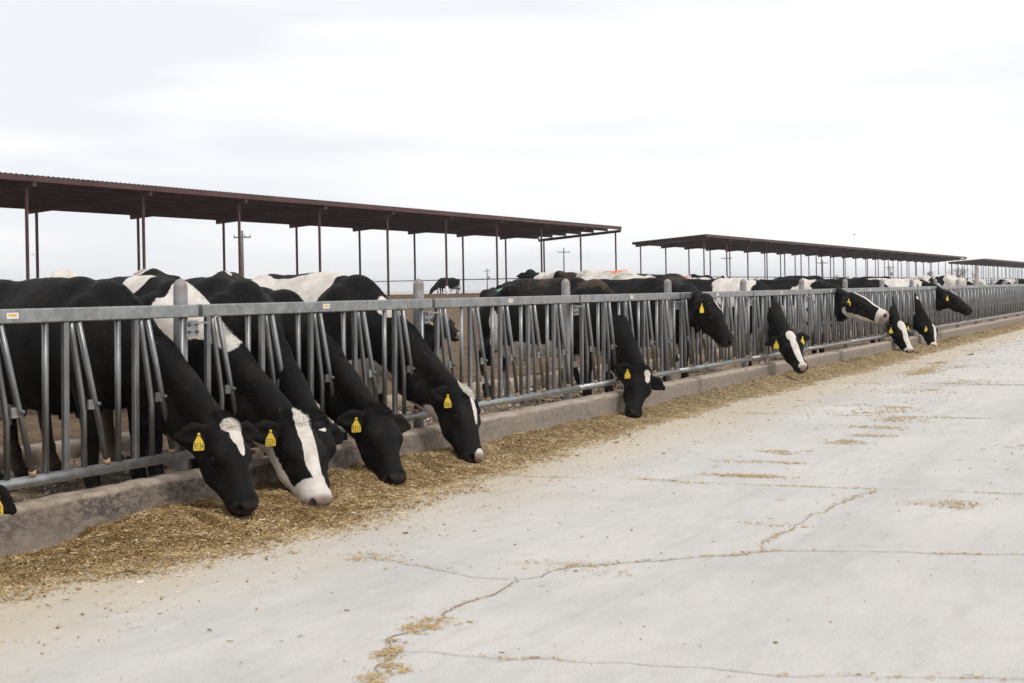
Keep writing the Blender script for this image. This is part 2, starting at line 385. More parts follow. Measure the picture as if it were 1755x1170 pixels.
# cracks and joints of the lane, with chaff in them
CRK = mat('crack_fill', (.27, .215, .155), .95)
def ribbon(name, pts, wid, seg=.03, wob=.03, z=.004, seed=0):
    rr = np.random.default_rng(seed); P = []
    for a, b in zip(pts[:-1], pts[1:]):
        a, b = np.array(a), np.array(b); n = max(2, int(np.linalg.norm(b-a)/seg))
        for k in range(n): P.append(a+(b-a)*k/n)
    P.append(np.array(pts[-1])); P = np.array(P)
    nn = np.stack([vnoise(np.stack([np.arange(len(P))*.22, np.full(len(P), seed*3.1+k), np.zeros(len(P))], -1), seed) for k in (0, 50)], -1)
    P = P + nn*wob + rr.normal(0, .004, P.shape)
    wid = wid*.75
    T = np.gradient(P, axis=0); T /= np.linalg.norm(T, axis=1)[:, None]+1e-9; Q = np.stack([-T[:, 1], T[:, 0]], -1)
    wd = wid*(.35+.65*rr.random(len(P)))*(.6+.6*np.abs(vnoise(np.stack([np.arange(len(P))*.12, np.full(len(P), 7.7), np.zeros(len(P))], -1), seed+2)))
    A = P+Q*wd[:, None]*.5; B = P-Q*wd[:, None]*.5
    V = np.concatenate([np.c_[A, np.full(len(P), z)], np.c_[B, np.full(len(P), z)]]); n = len(P); i = np.arange(n-1)
    F = np.stack([n+i, n+i+1, i+1, i], -1)
    o = link(name, np_mesh(name, V, F), CRK); tag(o, kind='structure'); return P, wd
CRACKS = []
CRACKS.append(ribbon('lane_crack', [(6.37, -1.74), (6.25, -2.15), (6.06, -2.62), (6.09, -2.84), (6.42, -2.93), (6.56, -3.0), (6.70, -3.15), (6.87, -3.37), (7.0, -3.5), (7.205, -3.65), (7.42, -4.2), (7.57, -4.89), (7.62, -5.8)], .014, seed=1))
CRACKS.append(ribbon('lane_crack', [(6.07, -2.84), (5.75, -2.86), (5.35, -2.85), (5.10, -2.9), (4.9, -2.86), (4.7, -2.98), (4.346, -3.12), (3.9, -3.3)], .016, seed=2))
CRACKS.append(ribbon('lane_crack', [(4.70, -2.98), (4.78, -3.3), (4.86, -3.8), (4.95, -4.4), (5.2, -5.16), (5.4, -6)], .009, seed=3))
CRACKS.append(ribbon('lane_crack', [(7.205, -3.65), (7.46, -3.61), (7.9, -3.63), (8.5, -3.62), (8.95, -3.66), (9.32, -3.68), (9.58, -3.75)], .012, seed=4))
for jx, sd_ in ((9.53, 5), (15.0, 6), (20.0, 7), (25.1, 8), (30.2, 9)):
    CRACKS.append(ribbon('lane_joint', [(jx-.05, -.9), (jx+.02, -2.5), (jx+.22 if jx < 10 else jx+.05, -4.7), (jx+.5 if jx < 10 else jx+.06, -9)], .009 if jx < 10 else .012, wob=.008, seed=sd_))

# ------------------------------------------------------------------ feed
FX = np.array([0, 4.6, 5.3, 6.0, 6.9, 7.5, 8.5, 10.5, 13.1, 16.4, 20.1, 22.2, 26.6, 38, 120]); FO = np.array([1.05, 1.07, 1.16, 1.27, 1.38, 1.40, 1.32, 1.12, .95, .84, .90, .98, .92, .85, .8])*.93-.14
HX = np.array([0, 5.6, 5.95, 6.5, 7.2, 8.0, 8.7, 9.8, 11.2, 13.3, 14.5, 16, 19.4, 24.5, 33, 120]); HC = np.array([.0, .0, .02, .075, .07, .07, .08, .07, .05, .05, .03, .05, .075, .06, .05, .05])
def feed_h(X, Y):
    t = np.clip((-Y-.10)/np.interp(X, FX, FO), 0, 1.4)
    hc = np.interp(X, HX, HC)
    lump = fbm(p3(X, Y, 2.3), 3, 21)*.5+.5
    bulge = np.exp(-((t-.38)/.30)**2)*(.018+.055*np.clip(lump, 0, 1))
    h = hc*np.clip(1-t*1.2, 0, 1) + bulge*np.clip(hc/.05, .45, 1.2) - .012
    h = h + (fbm(p3(X, Y, 8.), 3, 33)*.026+fbm(p3(X, Y, 22.), 2, 35)*.010)*np.clip(1.1-t, 0, 1)
    for mx_, my_ in ((6.96, -.74), (7.62, -.80), (7.8, -.66), (8.6, -.76), (9.93, -.70), (13.93, -.42), (28.3, -.5), (30.9, -.52)):
        g = np.exp(-((X-mx_)**2+(Y-my_)**2)/.045); h = h*(1-.9*g)
    return np.where(t > 1.0, -.03-(t-1)*.1, h - .03*np.clip((t-.8)/.2, 0, 1))
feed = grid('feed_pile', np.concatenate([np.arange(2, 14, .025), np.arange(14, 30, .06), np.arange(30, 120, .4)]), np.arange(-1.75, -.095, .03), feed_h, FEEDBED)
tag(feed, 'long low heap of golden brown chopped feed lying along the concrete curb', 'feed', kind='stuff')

def flakes(name, X, Y, Z, size, tint, slope=.5):
    n = len(X); ln = size*(.4+1.3*rng.random(n)**2+1.6*rng.random(n)**14); wd = np.minimum(ln*.6, size*(.12+.42*rng.random(n)**2.2)); a = rng.random(n)*2*np.pi
    el = (rng.random(n)-.35)*slope*1.4; ro = (rng.random(n)-.5)*1.6
    d = np.stack([np.cos(a)*np.cos(el), np.sin(a)*np.cos(el), np.sin(el)], -1)
    s = np.stack([-np.sin(a), np.cos(a), np.zeros(n)], -1); u = np.cross(d, s); s = s*np.cos(ro)[:, None]+u*np.sin(ro)[:, None]; u = np.cross(d, s)
    c = np.stack([X, Y, Z], -1); l = ln[:, None]*.5; w_ = wd[:, None]*.5; th = np.minimum(wd*.35, .004)[:, None]
    # a bent sliver: tent of two quads
    V = np.stack([c-d*l-s*w_*.7-u*th, c+d*l*.9-s*w_-u*th, c+d*l+u*th, c-d*l*.9+u*th, c+d*l*.8+s*w_-u*th, c-d*l+s*w_*.6-u*th], 1).reshape(-1, 3)
    b = (np.arange(n)*6)[:, None]; F = np.concatenate([b+np.array([[0, 1, 2, 3]]), b+np.array([[3, 2, 4, 5]])])
    return np_mesh(name, V, F, {'tint': np.repeat(tint, 6)})
def scatter_feed():
    Xs, Ys, Zs, S, T = [], [], [], [], []
    for x0, x1, den, sz in ((3.2, 6, 24000, .0135), (6, 10, 21000, .014), (10, 16, 11000, .017), (16, 28, 4200, .025), (28, 60, 1000, .045)):
        n = int((x1-x0)*1.7*den); x = x0+(x1-x0)*rng.random(n); y = -.12-1.75*rng.random(n)
        t = (-y-.10)/np.interp(x, FX, FO)
        edge = fbm(p3(x, y, 1.6), 3, 44)*.22
        pr = np.clip(1.2-np.clip((t+edge-.55)/.62, 0, 1.2)*1.2, 0.012, 1)*np.clip(.35+1.3*np.clip(1.15-t, 0, 1)+.5*edge, .1, 1)
        k = rng.random(n) < pr; x, y, t = x[k], y[k], t[k]
        z = np.maximum(feed_h(x, y), .0)+.003+.006*rng.random(len(x))
        lum = .41+.19*rng.standard_normal(len(x)) + .30*np.clip(t-.45, 0, 1) + .14*fbm(p3(x, y, 3.), 2, 61) + .20*fbm(p3(x, y, 11.), 2, 62)
        lum = np.where(rng.random(len(x)) < .035, .97, lum)
        Xs.append(x); Ys.append(y); Zs.append(z); S.append(np.full(len(x), sz)*np.where(rng.random(len(x)) < .04, 2.2, 1)); T.append(np.clip(lum, 0, 1))
    c = np.concatenate
    return flakes('chopped_straw', c(Xs), c(Ys), c(Zs), c(S), c(T))
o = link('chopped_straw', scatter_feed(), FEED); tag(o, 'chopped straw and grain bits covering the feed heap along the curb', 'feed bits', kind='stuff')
def scatter_lane():
    X, Y, S, T = [], [], [], []
    n = 15000; x = 2.5+45*rng.random(n)**1.5; y = -1.0-6.5*rng.random(n)
    k = rng.random(n) < np.exp(-(-y-1.1)/1.1)*.9+.13; x, y = x[k], y[k]
    X.append(x); Y.append(y); S.append(.006+.014*rng.random(len(x))**4+x*.0005); T.append(np.where(rng.random(len(x)) < .35, .08+.2*rng.random(len(x)), .45+.35*rng.random(len(x))))
    for P, wd in CRACKS:
        m = int(len(P)*11); j = rng.integers(0, len(P), m)
        amt = np.abs(vnoise(np.stack([j*.06, np.full(m, 3.3), np.zeros(m)], -1), 5))
        k = rng.random(m) < (amt-.14)*1.0; j = j[k]
        X.append(P[j, 0]+rng.normal(0, .018, len(j))); Y.append(P[j, 1]+rng.normal(0, .018, len(j))); S.append(np.full(len(j), .010)+P[j, 0]*.0006); T.append(.55+.35*rng.random(len(j)))
    # chaff patches lying on the lane: centre x, y, radii, count
    for px, py, rx, ry, c in ((5.22, -2.885, .05, .10, 110), (5.12, -2.89, .06, .08, 150), (5.02, -2.88, .05, .06, 120), (4.86, -2.89, .03, .04, 40), (4.73, -2.97, .06, .04, 130), (4.66, -2.99, .05, .06, 90), (4.50, -3.06, .05, .05, 90), (4.40, -3.10, .06, .07, 150), (4.3, -3.14, .05, .05, 90), (10.05, -2.72, .14, .34, 520), (6.50, -2.97, .1, .2, 160), (6.3, -1.9, .08, .25, 120),
                              (9.2, -4.35, .12, .17, 240), (10.9, -2.7, .10, .22, 160), (11.5, -2.65, .12, .18, 150), (12.4, -2.85, .16, .22, 220), (13.0, -2.9, .16, .2, 140), (13.8, -2.9, .2, .3, 200), (14.7, -2.8, .25, .35, 240),
                              (15.4, -2.6, .3, .4, 220), (16.1, -2.5, .3, .4, 220), (18.5, -2.4, .4, .4, 200), (20.2, -2.6, .5, .4, 220), (9.6, -2.15, .06, .3, 80), (8.0, -3.62, .05, .25, 60), (12.6, -4.4, .2, .3, 60), (23, -1.9, 1.2, .35, 400), (24.5, -1.6, 2., .3, 600)):
        c = int(c*1.1); ox_ = rng.normal(0, .45, (4, 2)); pk_ = rng.integers(0, 4, c); sc_ = (.25+.5*rng.random(4))[pk_]; X.append(px+rx*(ox_[pk_, 0]*1.3+rng.normal(0, 1, c)*sc_*.7)); Y.append(py+ry*(ox_[pk_, 1]+rng.normal(0, 1, c)*sc_*.7)); S.append(np.full(c, .011+px*.0007)); T.append(.5+.4*rng.random(c))
    c = np.concatenate; X, Y = c(X), c(Y)
    return flakes('loose_chaff', X, Y, np.full(len(X), .007), c(S), c(T), .15)
o = link('loose_chaff', scatter_lane(), FEED); tag(o, 'loose straw bits and chaff scattered over the pale concrete lane', 'chaff', kind='stuff')
def lumps():
    n = 7000; x = 4+24*rng.random(n)**1.4; y = np.where(rng.random(n) < .5, rng.uniform(.12, .9, n), rng.uniform(.1, 2.3, n))
    c = np.stack([x, y, np.full(n, .07)], -1); b = np.array([[1, 0, 0], [-1, 0, 0], [0, 1, 0], [0, -1, 0], [0, 0, 1], [0, 0, -1]])
    r = (.007+.030*rng.random(n)**3)
    V = (c[:, None, :]+b[None]*r[:, None, None]*(.6+.8*rng.random((n, 6, 1)))).reshape(-1, 3)
    f = np.array([[0, 2, 4], [2, 1, 4], [1, 3, 4], [3, 0, 4], [2, 0, 5], [1, 2, 5], [3, 1, 5], [0, 3, 5]])
    F = ((np.arange(n)*6)[:, None, None]+f[None]).reshape(-1, 3); return np_mesh('manure_clods', V, F, None, True)
CLOD = mat('clod_and_gravel', rough=.9, spec=.2); nt_, b_, L_ = nodes(CLOD)
L_(ramp(nt_, noise_n(nt_, 14, 4, geo_pos(nt_), .7), [(.40, (.055, .038, .026)), (.52, (.17, .125, .085)), (.57, (.46, .42, .39)), (.7, (.62, .59, .56))]), b_.inputs['Base Color'])
o = link('manure_clods', lumps(), CLOD); tag(o, 'brown and pale clods lying on the feed alley behind the curb', 'clods', kind='stuff')

# ------------------------------------------------------------------ headlock fence
J0, JP = 7.36, 3.01
def panel():
    root = empty('headlock_panel')
    MB().bar((.022, 0, 1.245), (JP-.02, 0, 1.245), .05, .078, bev=.006).build('top_rail', GALV, root)
    MB().tube([(.01, 0, .355), (JP-.03, 0, .355)], .031, 12).build('bottom_rail', GALV, root, True)
    for j in range(5):
        b = .10+.582*j
        MB().bar((b, 0, 1.204), (b, 0, .38), .039, .034, (0, 1, 0), .006).build('fixed_bar', BAR, root)
        MB().tube([(b+.045, .0, 1.204), (b+.06, .0, 1.12), (b+.13, 0, .78), (b+.145, 0, .70), (b+.146, 0, .382)], .0175, 8).build('bent_bar', BAR, root, True)
        lb = MB().tube([(b+.075, -.03, 1.2), (b+.205, -.03, .74), (b+.318, -.012, .40)], .017, 8).build('locking_bar', BAR, root, True)
        MB().tube([(b+.314, -.0125, .412), (b+.323, -.011, .385)], .021, 8).build('bumper', RUBBER, lb, True)
        br = MB().box((b+.178, -.028, .735), (.06, .012, .055)).build('pivot_bracket', GALV, root)
        MB().tube([(b+.212, -.058, .735), (b+.212, -.034, .735)], .014, 8).build('pivot_bolt', DARKSTEEL, br, True)
        MB().tube([(b+.43, 0, 1.204), (b+.43, 0, .382)], .018, 8).build('round_bar', BAR, root, True)
    st = MB().box((1.43, -.0262, 1.249), (.085, .002, .032)).build('sticker', STK_W, root)
    MB().box((1.43, -.0278, 1.252), (.06, .001, .012)).build('sticker_print', STK_Y, st)
    jb = MB().box((-.07, -.012, 1.135), (.115, .01, .10)).box((-.015, -.02, 1.17), (.19, .03, .012)).build('joint_bracket', GALV, root)
    for dx, dz in ((-.105, -.02), (-.03, -.02), (-.105, .025), (-.03, .03)): MB().tube([(dx, -.03, 1.135+dz), (dx, -.016, 1.135+dz)], .011, 6).build('bracket_bolt', DARKSTEEL, jb)
    MB().tube([(-.045, 0, .355), (.02, 0, .355)], .024, 8).build('rail_coupling', DARKSTEEL, root, True)
    return root
ORD = ['first', 'second', 'third', 'fourth', 'fifth', 'sixth', 'seventh', 'eighth', 'ninth', 'tenth', 'eleventh', 'twelfth', 'thirteenth', 'fourteenth', 'fifteenth', 'sixteenth', 'seventeenth', 'eighteenth', 'nineteenth']
pl = [{-1: 'galvanized headlock panel left of the leftmost round post, nearest the camera'}.get(k, 'galvanized headlock panel between the %s and %s round posts from the left' % (ORD[max(0, k)], ORD[max(0, k)+1])) for k in range(-1, 16)]
proto = panel(); tilt = -.014
for i, k in enumerate(range(-1, 16)):
    o = proto if i == 0 else copy_tree(proto)
    o.location = (J0+JP*k, 0, 0); o.rotation_euler = (.012, 0, 0)
    tag(o, pl[i], 'headlock panel', 'galvanized headlock panels along the feed lane')
pm = MB()
zz = [.03, 1.39]; prof = [(.044, z) for z in (.02, .7, 1.385)] + [(.044*math.cos(a), 1.395+.052*math.sin(a)) for a in (.1, .4, .75, 1.1, 1.35)] + [(.002, 1.448)]
pm.tube([(0, 0, z) for r, z in prof], [r for r, z in prof], 18)
pme = pm.mesh('round_post'); pme.polygons.foreach_set('use_smooth', [True]*len(pme.polygons)); pme.materials.append(POST)
for i, k in enumerate(range(0, 16)):
    o = link('round_post', pme, None, None, (J0+JP*k-.075, .075, 0)); o.rotation_euler = (.012, random.uniform(-.006, .006), random.random()*6)
    tag(o, 'domed round steel fence post, %s from the left along the headlock fence' % ORD[i], 'post', 'domed round posts of the headlock fence')

# ------------------------------------------------------------------ cattle: signed distance field -> one continuous mesh
def V3(*a): return np.array(a, dtype=np.float64)
def unit(v): return v/np.linalg.norm(v)
class SDF:
    def __init__(s, xs, ys, zs):
        s.ax = (xs, ys, zs); s.D = np.full((len(xs), len(ys), len(zs)), 1., dtype=np.float32)
    def _sub(s, lo, hi):
        sl = []
        for a, l, h in zip(s.ax, lo, hi):
            i, j = np.searchsorted(a, l), np.searchsorted(a, h)
            sl.append(slice(max(0, i-1), min(len(a), j+1)))
        g = [a[q] for a, q in zip(s.ax, sl)]
        P = np.stack(np.meshgrid(*g, indexing='ij'), -1); return tuple(sl), P
    def _blend(s, sl, d, k, sub):
        A = s.D[sl]; d = d.astype(np.float32)
        if sub:
            h = np.maximum(k-np.abs(A+d), 0)/k; s.D[sl] = np.maximum(A, -d)+h*h*k*.25
        else:
            h = np.maximum(k-np.abs(A-d), 0)/k; s.D[sl] = np.minimum(A, d)-h*h*k*.25
    def cone(s, a, b, ra, rb, k=.06, flat=None, sub=False):
        a, b = np.asarray(a, float), np.asarray(b, float); pad = max(ra, rb)+k+.03
        sl, P = s._sub(np.minimum(a, b)-pad, np.maximum(a, b)+pad)
        if min(P.shape[:3]) == 0: return
        q = P-a; ab = b-a; L2 = ab@ab+1e-12
        if flat is not None:
            ax, f = flat; ax = unit(ax); t = np.clip((q@ab)/L2, 0, 1); w_ = q-t[..., None]*ab; w_ = w_+((w_@ax)*(1/f-1))[..., None]*ax
            d = (np.linalg.norm(w_, axis=-1)-(ra+(rb-ra)*t))*(f if f < 1 else 1)
            if f < 1: d = np.where(d > 0, d*1.3, d)
        else:
            t = np.clip((q@ab)/L2, 0, 1); d = np.linalg.norm(q-t[..., None]*ab, axis=-1)-(ra+(rb-ra)*t)
        s._blend(sl, d, k, sub)
    def ell(s, c, r, k=.06, axes=None, sub=False):
        c = np.asarray(c, float); r = np.asarray(r, float); pad = r.max()+k+.03; sl, P = s._sub(c-pad, c+pad)
        if min(P.shape[:3]) == 0: return
        q = P-c
        if axes is not None: q = q@np.stack(axes, -1)
        k0 = np.linalg.norm(q/r, axis=-1); k1 = np.linalg.norm(q/(r*r), axis=-1)+1e-9
        s._blend(sl, k0*(k0-1)/k1, k, sub)
    def mesh(s):
        D = s.D; xs, ys, zs = s.ax; nx, ny, nz_ = D.shape; S = D < 0
        c = np.zeros((nx-1, ny-1, nz_-1), np.int8)
        for dx in (0, 1):
            for dy in (0, 1):
                for dz in (0, 1): c += S[dx:nx-1+dx, dy:ny-1+dy, dz:nz_-1+dz]
        act = (c > 0) & (c < 8); idx = np.full(act.shape, -1, np.int64); I = np.argwhere(act); idx[act] = np.arange(len(I))
        acc = np.zeros((len(I), 3)); cnt = np.zeros(len(I)); x, y, z = I.T
        cor = [(a, b, e) for a in (0, 1) for b in (0, 1) for e in (0, 1)]
        for p in cor:
            for ax in range(3):
                if p[ax] == 0:
                    q = list(p); q[ax] = 1
                    d0 = D[x+p[0], y+p[1], z+p[2]]; d1 = D[x+q[0], y+q[1], z+q[2]]; m = (d0 < 0) != (d1 < 0)
                    t = np.where(m, d0/(d0-d1+1e-12), 0); p0 = np.stack([xs[x+p[0]], ys[y+p[1]], zs[z+p[2]]], -1); p1 = np.stack([xs[x+q[0]], ys[y+q[1]], zs[z+q[2]]], -1)
                    acc += np.where(m[:, None], p0+(p1-p0)*t[:, None], 0); cnt += m
        V = acc/np.maximum(cnt, 1)[:, None]; F = []
        for ax in range(3):
            sl0 = [slice(None)]*3; sl1 = [slice(None)]*3; sl0[ax] = slice(0, -1); sl1[ax] = slice(1, None)
            e = S[tuple(sl0)] != S[tuple(sl1)]; u, v = [(1, 2), (2, 0), (0, 1)][ax]
            E = np.argwhere(e); ok = (E[:, u] > 0) & (E[:, v] > 0) & (E[:, u] < D.shape[u]-1) & (E[:, v] < D.shape[v]-1); E = E[ok]
            def cell(du, dv):
                q = E.copy(); q[:, u] -= du; q[:, v] -= dv; return idx[q[:, 0], q[:, 1], q[:, 2]]
            Q = np.stack([cell(1, 1), cell(0, 1), cell(0, 0), cell(1, 0)], -1); ins = S[tuple(E.T)]
            Q[~ins] = Q[~ins][:, ::-1]; F.append(Q)
        return V, np.concatenate(F)

def axis_pts(lo, hi, fine, c, f):
    """coarse spacing c from lo to hi with a fine band"""
    a, b = fine; out_ = []
    x = lo
    while x < hi:
        out_.append(x)
        d = max(a-x, x-b, 0); x += min(c, f+d*.12)
    return np.array(out_)

def build_cow(name, loc, yaw, poll, muz, psi, white=(), black=(), pmuz=None, dirt=.0, seed=1, fine=.009, coarse=.028, hl=.58, hs=None, lying=False, ear_droop=.1, ear=1.,
              hair=0, marks=(), noise_amp=.0, roll=0., tags=(), legs_white=0., neck_k=1.0, size=1.0, jaw_w=0):
    """loc: ground point under the withers (world); yaw: heading (deg) turned from -y toward -x; poll, muz: world points of the poll and nose tip"""
    a = R(yaw); F_ = V3(-math.sin(a), -math.cos(a), 0); Lf = V3(math.cos(a), -math.sin(a), 0)   # forward, left
    B = np.stack([F_, Lf, V3(0, 0, 1)], -1); loc = np.array(loc, float)
    toL = lambda p: (np.asarray(p, float)-loc)@B/size
    P = toL(poll); Mz = toL(muz); b_ = R(psi); h_ = V3(-math.sin(b_), -math.cos(b_), 0)@B
    HL = np.linalg.norm(Mz-P); d = (Mz-P)/HL
    n = h_*(-d[2]) + V3(0, 0, 1)*(d@h_); n = n-d*(n@d); n = unit(n); sv = unit(np.cross(n, d))   # sv: the head's own left... right below
    if roll: n, sv = n*math.cos(roll)+sv*math.sin(roll), sv*math.cos(roll)-n*math.sin(roll)
    hs = hs or HL/.535
    def H(l, s, q): return P+d*(l*HL)+sv*(s*hs)+n*(q*hs)
    dz = -.62 if lying else 0.
    lo = np.minimum(V3(-1.95, -.48, 0.0), np.minimum(P, Mz)-.30); hi = np.maximum(V3(.45, .48, 1.55+dz), np.maximum(P, Mz)+.30)
    fl = np.minimum(P, Mz)-.16; fh = np.maximum(P, Mz)+.16
    S = SDF(*[axis_pts(lo[i]-.03, hi[i]+.03, (fl[i], fh[i]), coarse, fine) for i in range(3)])
    Z = lambda x, y, z: V3(x, y, z+dz)
    rr = random.Random(seed); bw = 1+rr.uniform(-.05, .08)
    yx = V3(0, 1, 0)
    # trunk
    S.cone(Z(.02, 0, .98), Z(-.45, 0, .96), .33, .40, .1, (yx, .72*bw)); S.cone(Z(-.45, 0, .96), Z(-1.05, 0, .93), .40, .38, .12, (yx, .84*bw))
    S.cone(Z(.05, 0, 1.27), Z(-.25, 0, 1.31), .085, .075, .10); S.cone(Z(-.25, 0, 1.31), Z(-1.15, 0, 1.325), .075, .08, .14)
    S.cone(Z(-1.05, 0, 1.12), Z(-1.52, 0, 1.10), .25, .20, .14, (yx, .95))
    for s in (-1, 1):
        S.cone(Z(-1.12, s*.23, 1.29), Z(-1.16, s*.22, 1.25), .05, .06, .12); S.cone(Z(-1.60, s*.11, 1.24), Z(-1.56, s*.12, 1.18), .055, .07, .12)
        S.ell(Z(-.02, s*.18, 1.0), (.17, .10, .30), .12)
        if not lying:
            fs = s*.01+rr.uniform(-.03, .05); S.cone(Z(.02, s*.2, .84), V3(.03+fs, s*.18, .45), .105, .062, .08); S.cone(V3(.03+fs, s*.18, .45), V3(.02+fs, s*.175, .16), .056, .04, .03)
            S.cone(V3(.02+fs, s*.175, .17), V3(.04+fs, s*.175, .09), .046, .043, .03); S.cone(V3(.05+fs, s*.175, .075), V3(.075+fs, s*.175, .035), .048, .056, .03)
            hf = rr.uniform(-.10, .08)
            S.cone(Z(-1.33, s*.19, 1.05), Z(-1.14, s*.22, .80), .20, .12, .10, (yx, .7)); S.cone(Z(-1.46, s*.16, 1.0), Z(-1.45+hf, s*.16, .70), .13, .08, .10)
            S.cone(Z(-1.17, s*.21, .80), V3(-1.52+hf, s*.17, .54), .11, .06, .08); S.cone(V3(-1.54+hf, s*.17, .55), V3(-1.47+hf, s*.17, .18), .05, .038, .03)
            S.cone(V3(-1.47+hf, s*.17, .18), V3(-1.44+hf, s*.17, .09), .046, .044, .03); S.cone(V3(-1.43+hf, s*.17, .075), V3(-1.39+hf, s*.17, .035), .048, .056, .03)
        else:
            S.ell(Z(-1.1, s*.3, .84), (.42, .16, .22), .1); S.cone(Z(-.05, s*.22, .76), Z(.3, s*.24, .72), .09, .07, .06)
    S.ell(Z(-1.18, 0, .63), (.25, .17, .17), .08)
    for tx in (-1.1, -1.26):
        for s in (-1, 1): S.cone(Z(tx, s*.07, .50), Z(tx, s*.075, .43), .022, .016, .02)
    S.cone(Z(.2, 0, .82), Z(.05, 0, .72), .15, .14, .1, (yx, .8))
    # tail
    S.cone(Z(-1.60, 0, 1.29), Z(-1.70, 0, 1.20), .045, .035, .05); S.cone(Z(-1.70, 0, 1.20), Z(-1.73, .03, .70), .032, .022, .03); S.cone(Z(-1.73, .03, .72), Z(-1.72, .04, .45), .035, .05, .04)
    # neck
    W_ = Z(.02, 0, 1.27); nk = H(.04, 0, -.105); tl = H(.26, 0, -.215)
    mid = W_*.5+nk*.5+V3(0, 0, .035)
    S.cone(W_, mid, .12, .095*neck_k, .08, (yx, .85)); S.cone(mid, nk, .095*neck_k, .085, .08, (yx, .95))
    S.cone(Z(.12, 0, 1.06), H(.12, 0, -.13), .20*neck_k, .105, .07, (yx, .50))
    mt = Z(.2, 0, .86)*.5+tl*.5-V3(0, 0, .03)
    S.cone(Z(.2, 0, .88), mt, .17, .105*neck_k, .1, (yx, .58)); S.cone(mt, tl, .105*neck_k, .075, .08, (yx, .85))
    # head
    S.cone(H(.03, 0, -.07), H(.18, 0, -.075), .06*hs, .085*hs, .05*hs)
    for s in (-1, 1):
        S.cone(H(.08, s*.035, -.088), H(.40, s*.045, -.085), .075*hs, .068*hs, .05*hs)
        S.ell(H(.37, s*.092, -.055), (.058*hs, .042*hs, .046*hs), .03*hs, (d, sv, n))
        S.cone(H(.19, s*.055, -.19), H(.52, s*.042, -.172), .068*hs, .060*hs, .05*hs); S.cone(H(.52, s*.042, -.17), H(.87, s*.022, -.118), .058*hs, .046*hs, .05*hs)
        S.ell(H(.30, s*.058, -.14), (.13*hs, .05*hs, .10*hs), .05*hs, (d, sv, n))
        # ear: a leaf-shaped dish
        e0 = H(.09, s*.085, -.085); ed = unit(sv*s*1.0-n*.18-d*.08-V3(0, 0, ear_droop)); e1 = e0+ed*.10*hs*ear; e2 = e0+ed*.205*hs*ear
        en = unit(n*.75+d*.45-ed*((n*.75+d*.45)@ed))
        S.cone(e0-ed*.03, e1, .032*hs, .062*hs, .025, (en, .34)); S.cone(e1, e2, .062*hs, .026*hs, .02, (en, .32))
        S.cone(e0+ed*.05*hs+en*.024*hs, e0+ed*.165*hs+en*.022*hs, .026*hs, .03*hs, .012, (en, .5), sub=True)
    S.cone(H(.36, 0, -.078), H(.86, 0, -.070), .086*hs, .064*hs, .06*hs); S.cone(H(.45, 0, -.12), H(.86, 0, -.095), .085*hs, .06*hs, .06*hs, (sv, .8))
    S.ell(H(.915, 0, -.075), (.066*hs, .088*hs, .072*hs), .04*hs, (d, sv, n)); S.ell(H(.885, 0, -.135), (.05*hs, .052*hs, .036*hs), .025*hs, (d, sv, n))
    for s in (-1, 1):
        S.ell(H(.985, s*.052, -.050), (.030*hs, .016*hs, .028*hs), .010, (d, sv, n), sub=True)
        S.ell(H(.975, s*.030, -.030), (.02*hs, .024*hs, .012*hs), .02, (d, sv, n))
        S.ell(H(.40, s*.128, -.070), (.020*hs, .014*hs, .015*hs), .01, (d, sv, n), sub=True)
    S.cone(H(1.0, .05, -.118), H(1.0, -.05, -.118), .006*hs, .006*hs, .01, sub=True)
    Vv, Ff = S.mesh()
    # smoothing pass of the legs / coat
    e1_, e2_ = Vv[Ff[:, 2]]-Vv[Ff[:, 0]], Vv[Ff[:, 3]]-Vv[Ff[:, 1]]; fn = np.cross(e1_, e2_); vn = np.zeros_like(Vv)
    for q in range(4): np.add.at(vn, Ff[:, q], fn)
    vn /= np.linalg.norm(vn, axis=1)[:, None]+1e-12
    hh = (Vv-P)@d/HL
    amp = np.where(hh > -.05, .55, 1.)
    Vv = Vv+vn*((fbm(Vv*np.array([5.5, 4, 4])+seed*2.7, 2, seed+11)*.0075+fbm(Vv*np.array([16, 9, 7])+seed, 2, seed+12)*.0028)*amp)[:, None]
    hd = (Vv-P); hc = np.stack([hd@d/HL, hd@sv/hs, hd@n/hs], -1)
    patch = np.full(len(Vv), -1.)
    nzv = fbm(Vv*2.2+seed*9.1, 3, seed); nsm = fbm(Vv*9+seed*3.3, 2, seed+3)
    def blob(q):
        fr, c, r = q[0], np.array(q[1]), np.array(q[2]); X = hc if fr == 'h' else Vv
        return 1-np.linalg.norm((X-c)/r, axis=1)
    if noise_amp: patch = np.maximum(patch, np.where((Vv[:, 0] < .05+nsm*.1) | (fine > .0145), nzv*1.1-1+noise_amp, -1))
    for q in white: patch = np.maximum(patch, blob(q))
    for q in black: patch = np.minimum(patch, -blob(q))
    if legs_white: patch = np.where(hc[:, 0] < -.5, np.maximum(patch, (legs_white-Vv[:, 2])*1.5+nzv*.3), patch)
    patch = patch+np.where(hc[:, 0] > -.15, nsm*.10+nzv*.05, nzv*.20+nsm*.09)
    mz = np.clip((hc[:, 0]-.925-.5*np.clip(hc[:, 2]+.03, -.06, 0))/.05, 0, 1)*np.clip((hc[:, 0] > .8), 0, 1)*(np.abs(hc[:, 1]) < .12)*(np.abs(hc[:, 2]) < .2)
    nos = np.zeros(len(Vv))
    for s in (-1, 1): nos = np.maximum(nos, np.clip(2.2-2.2*np.linalg.norm((hc-np.array([.985, s*.052, -.050]))/np.array([.065, .020, .032]), axis=1), 0, 1))
    dv = np.clip(dirt*1.0 - .5 + np.clip((Vv[:, 2]-1.25-dz)*3, -.3, .25)*(dirt > .3) + nzv*.3, -1, 1)
    dv = np.maximum(dv, np.clip((.55-Vv[:, 2])*1.2, -1, .35)+nzv*.2)
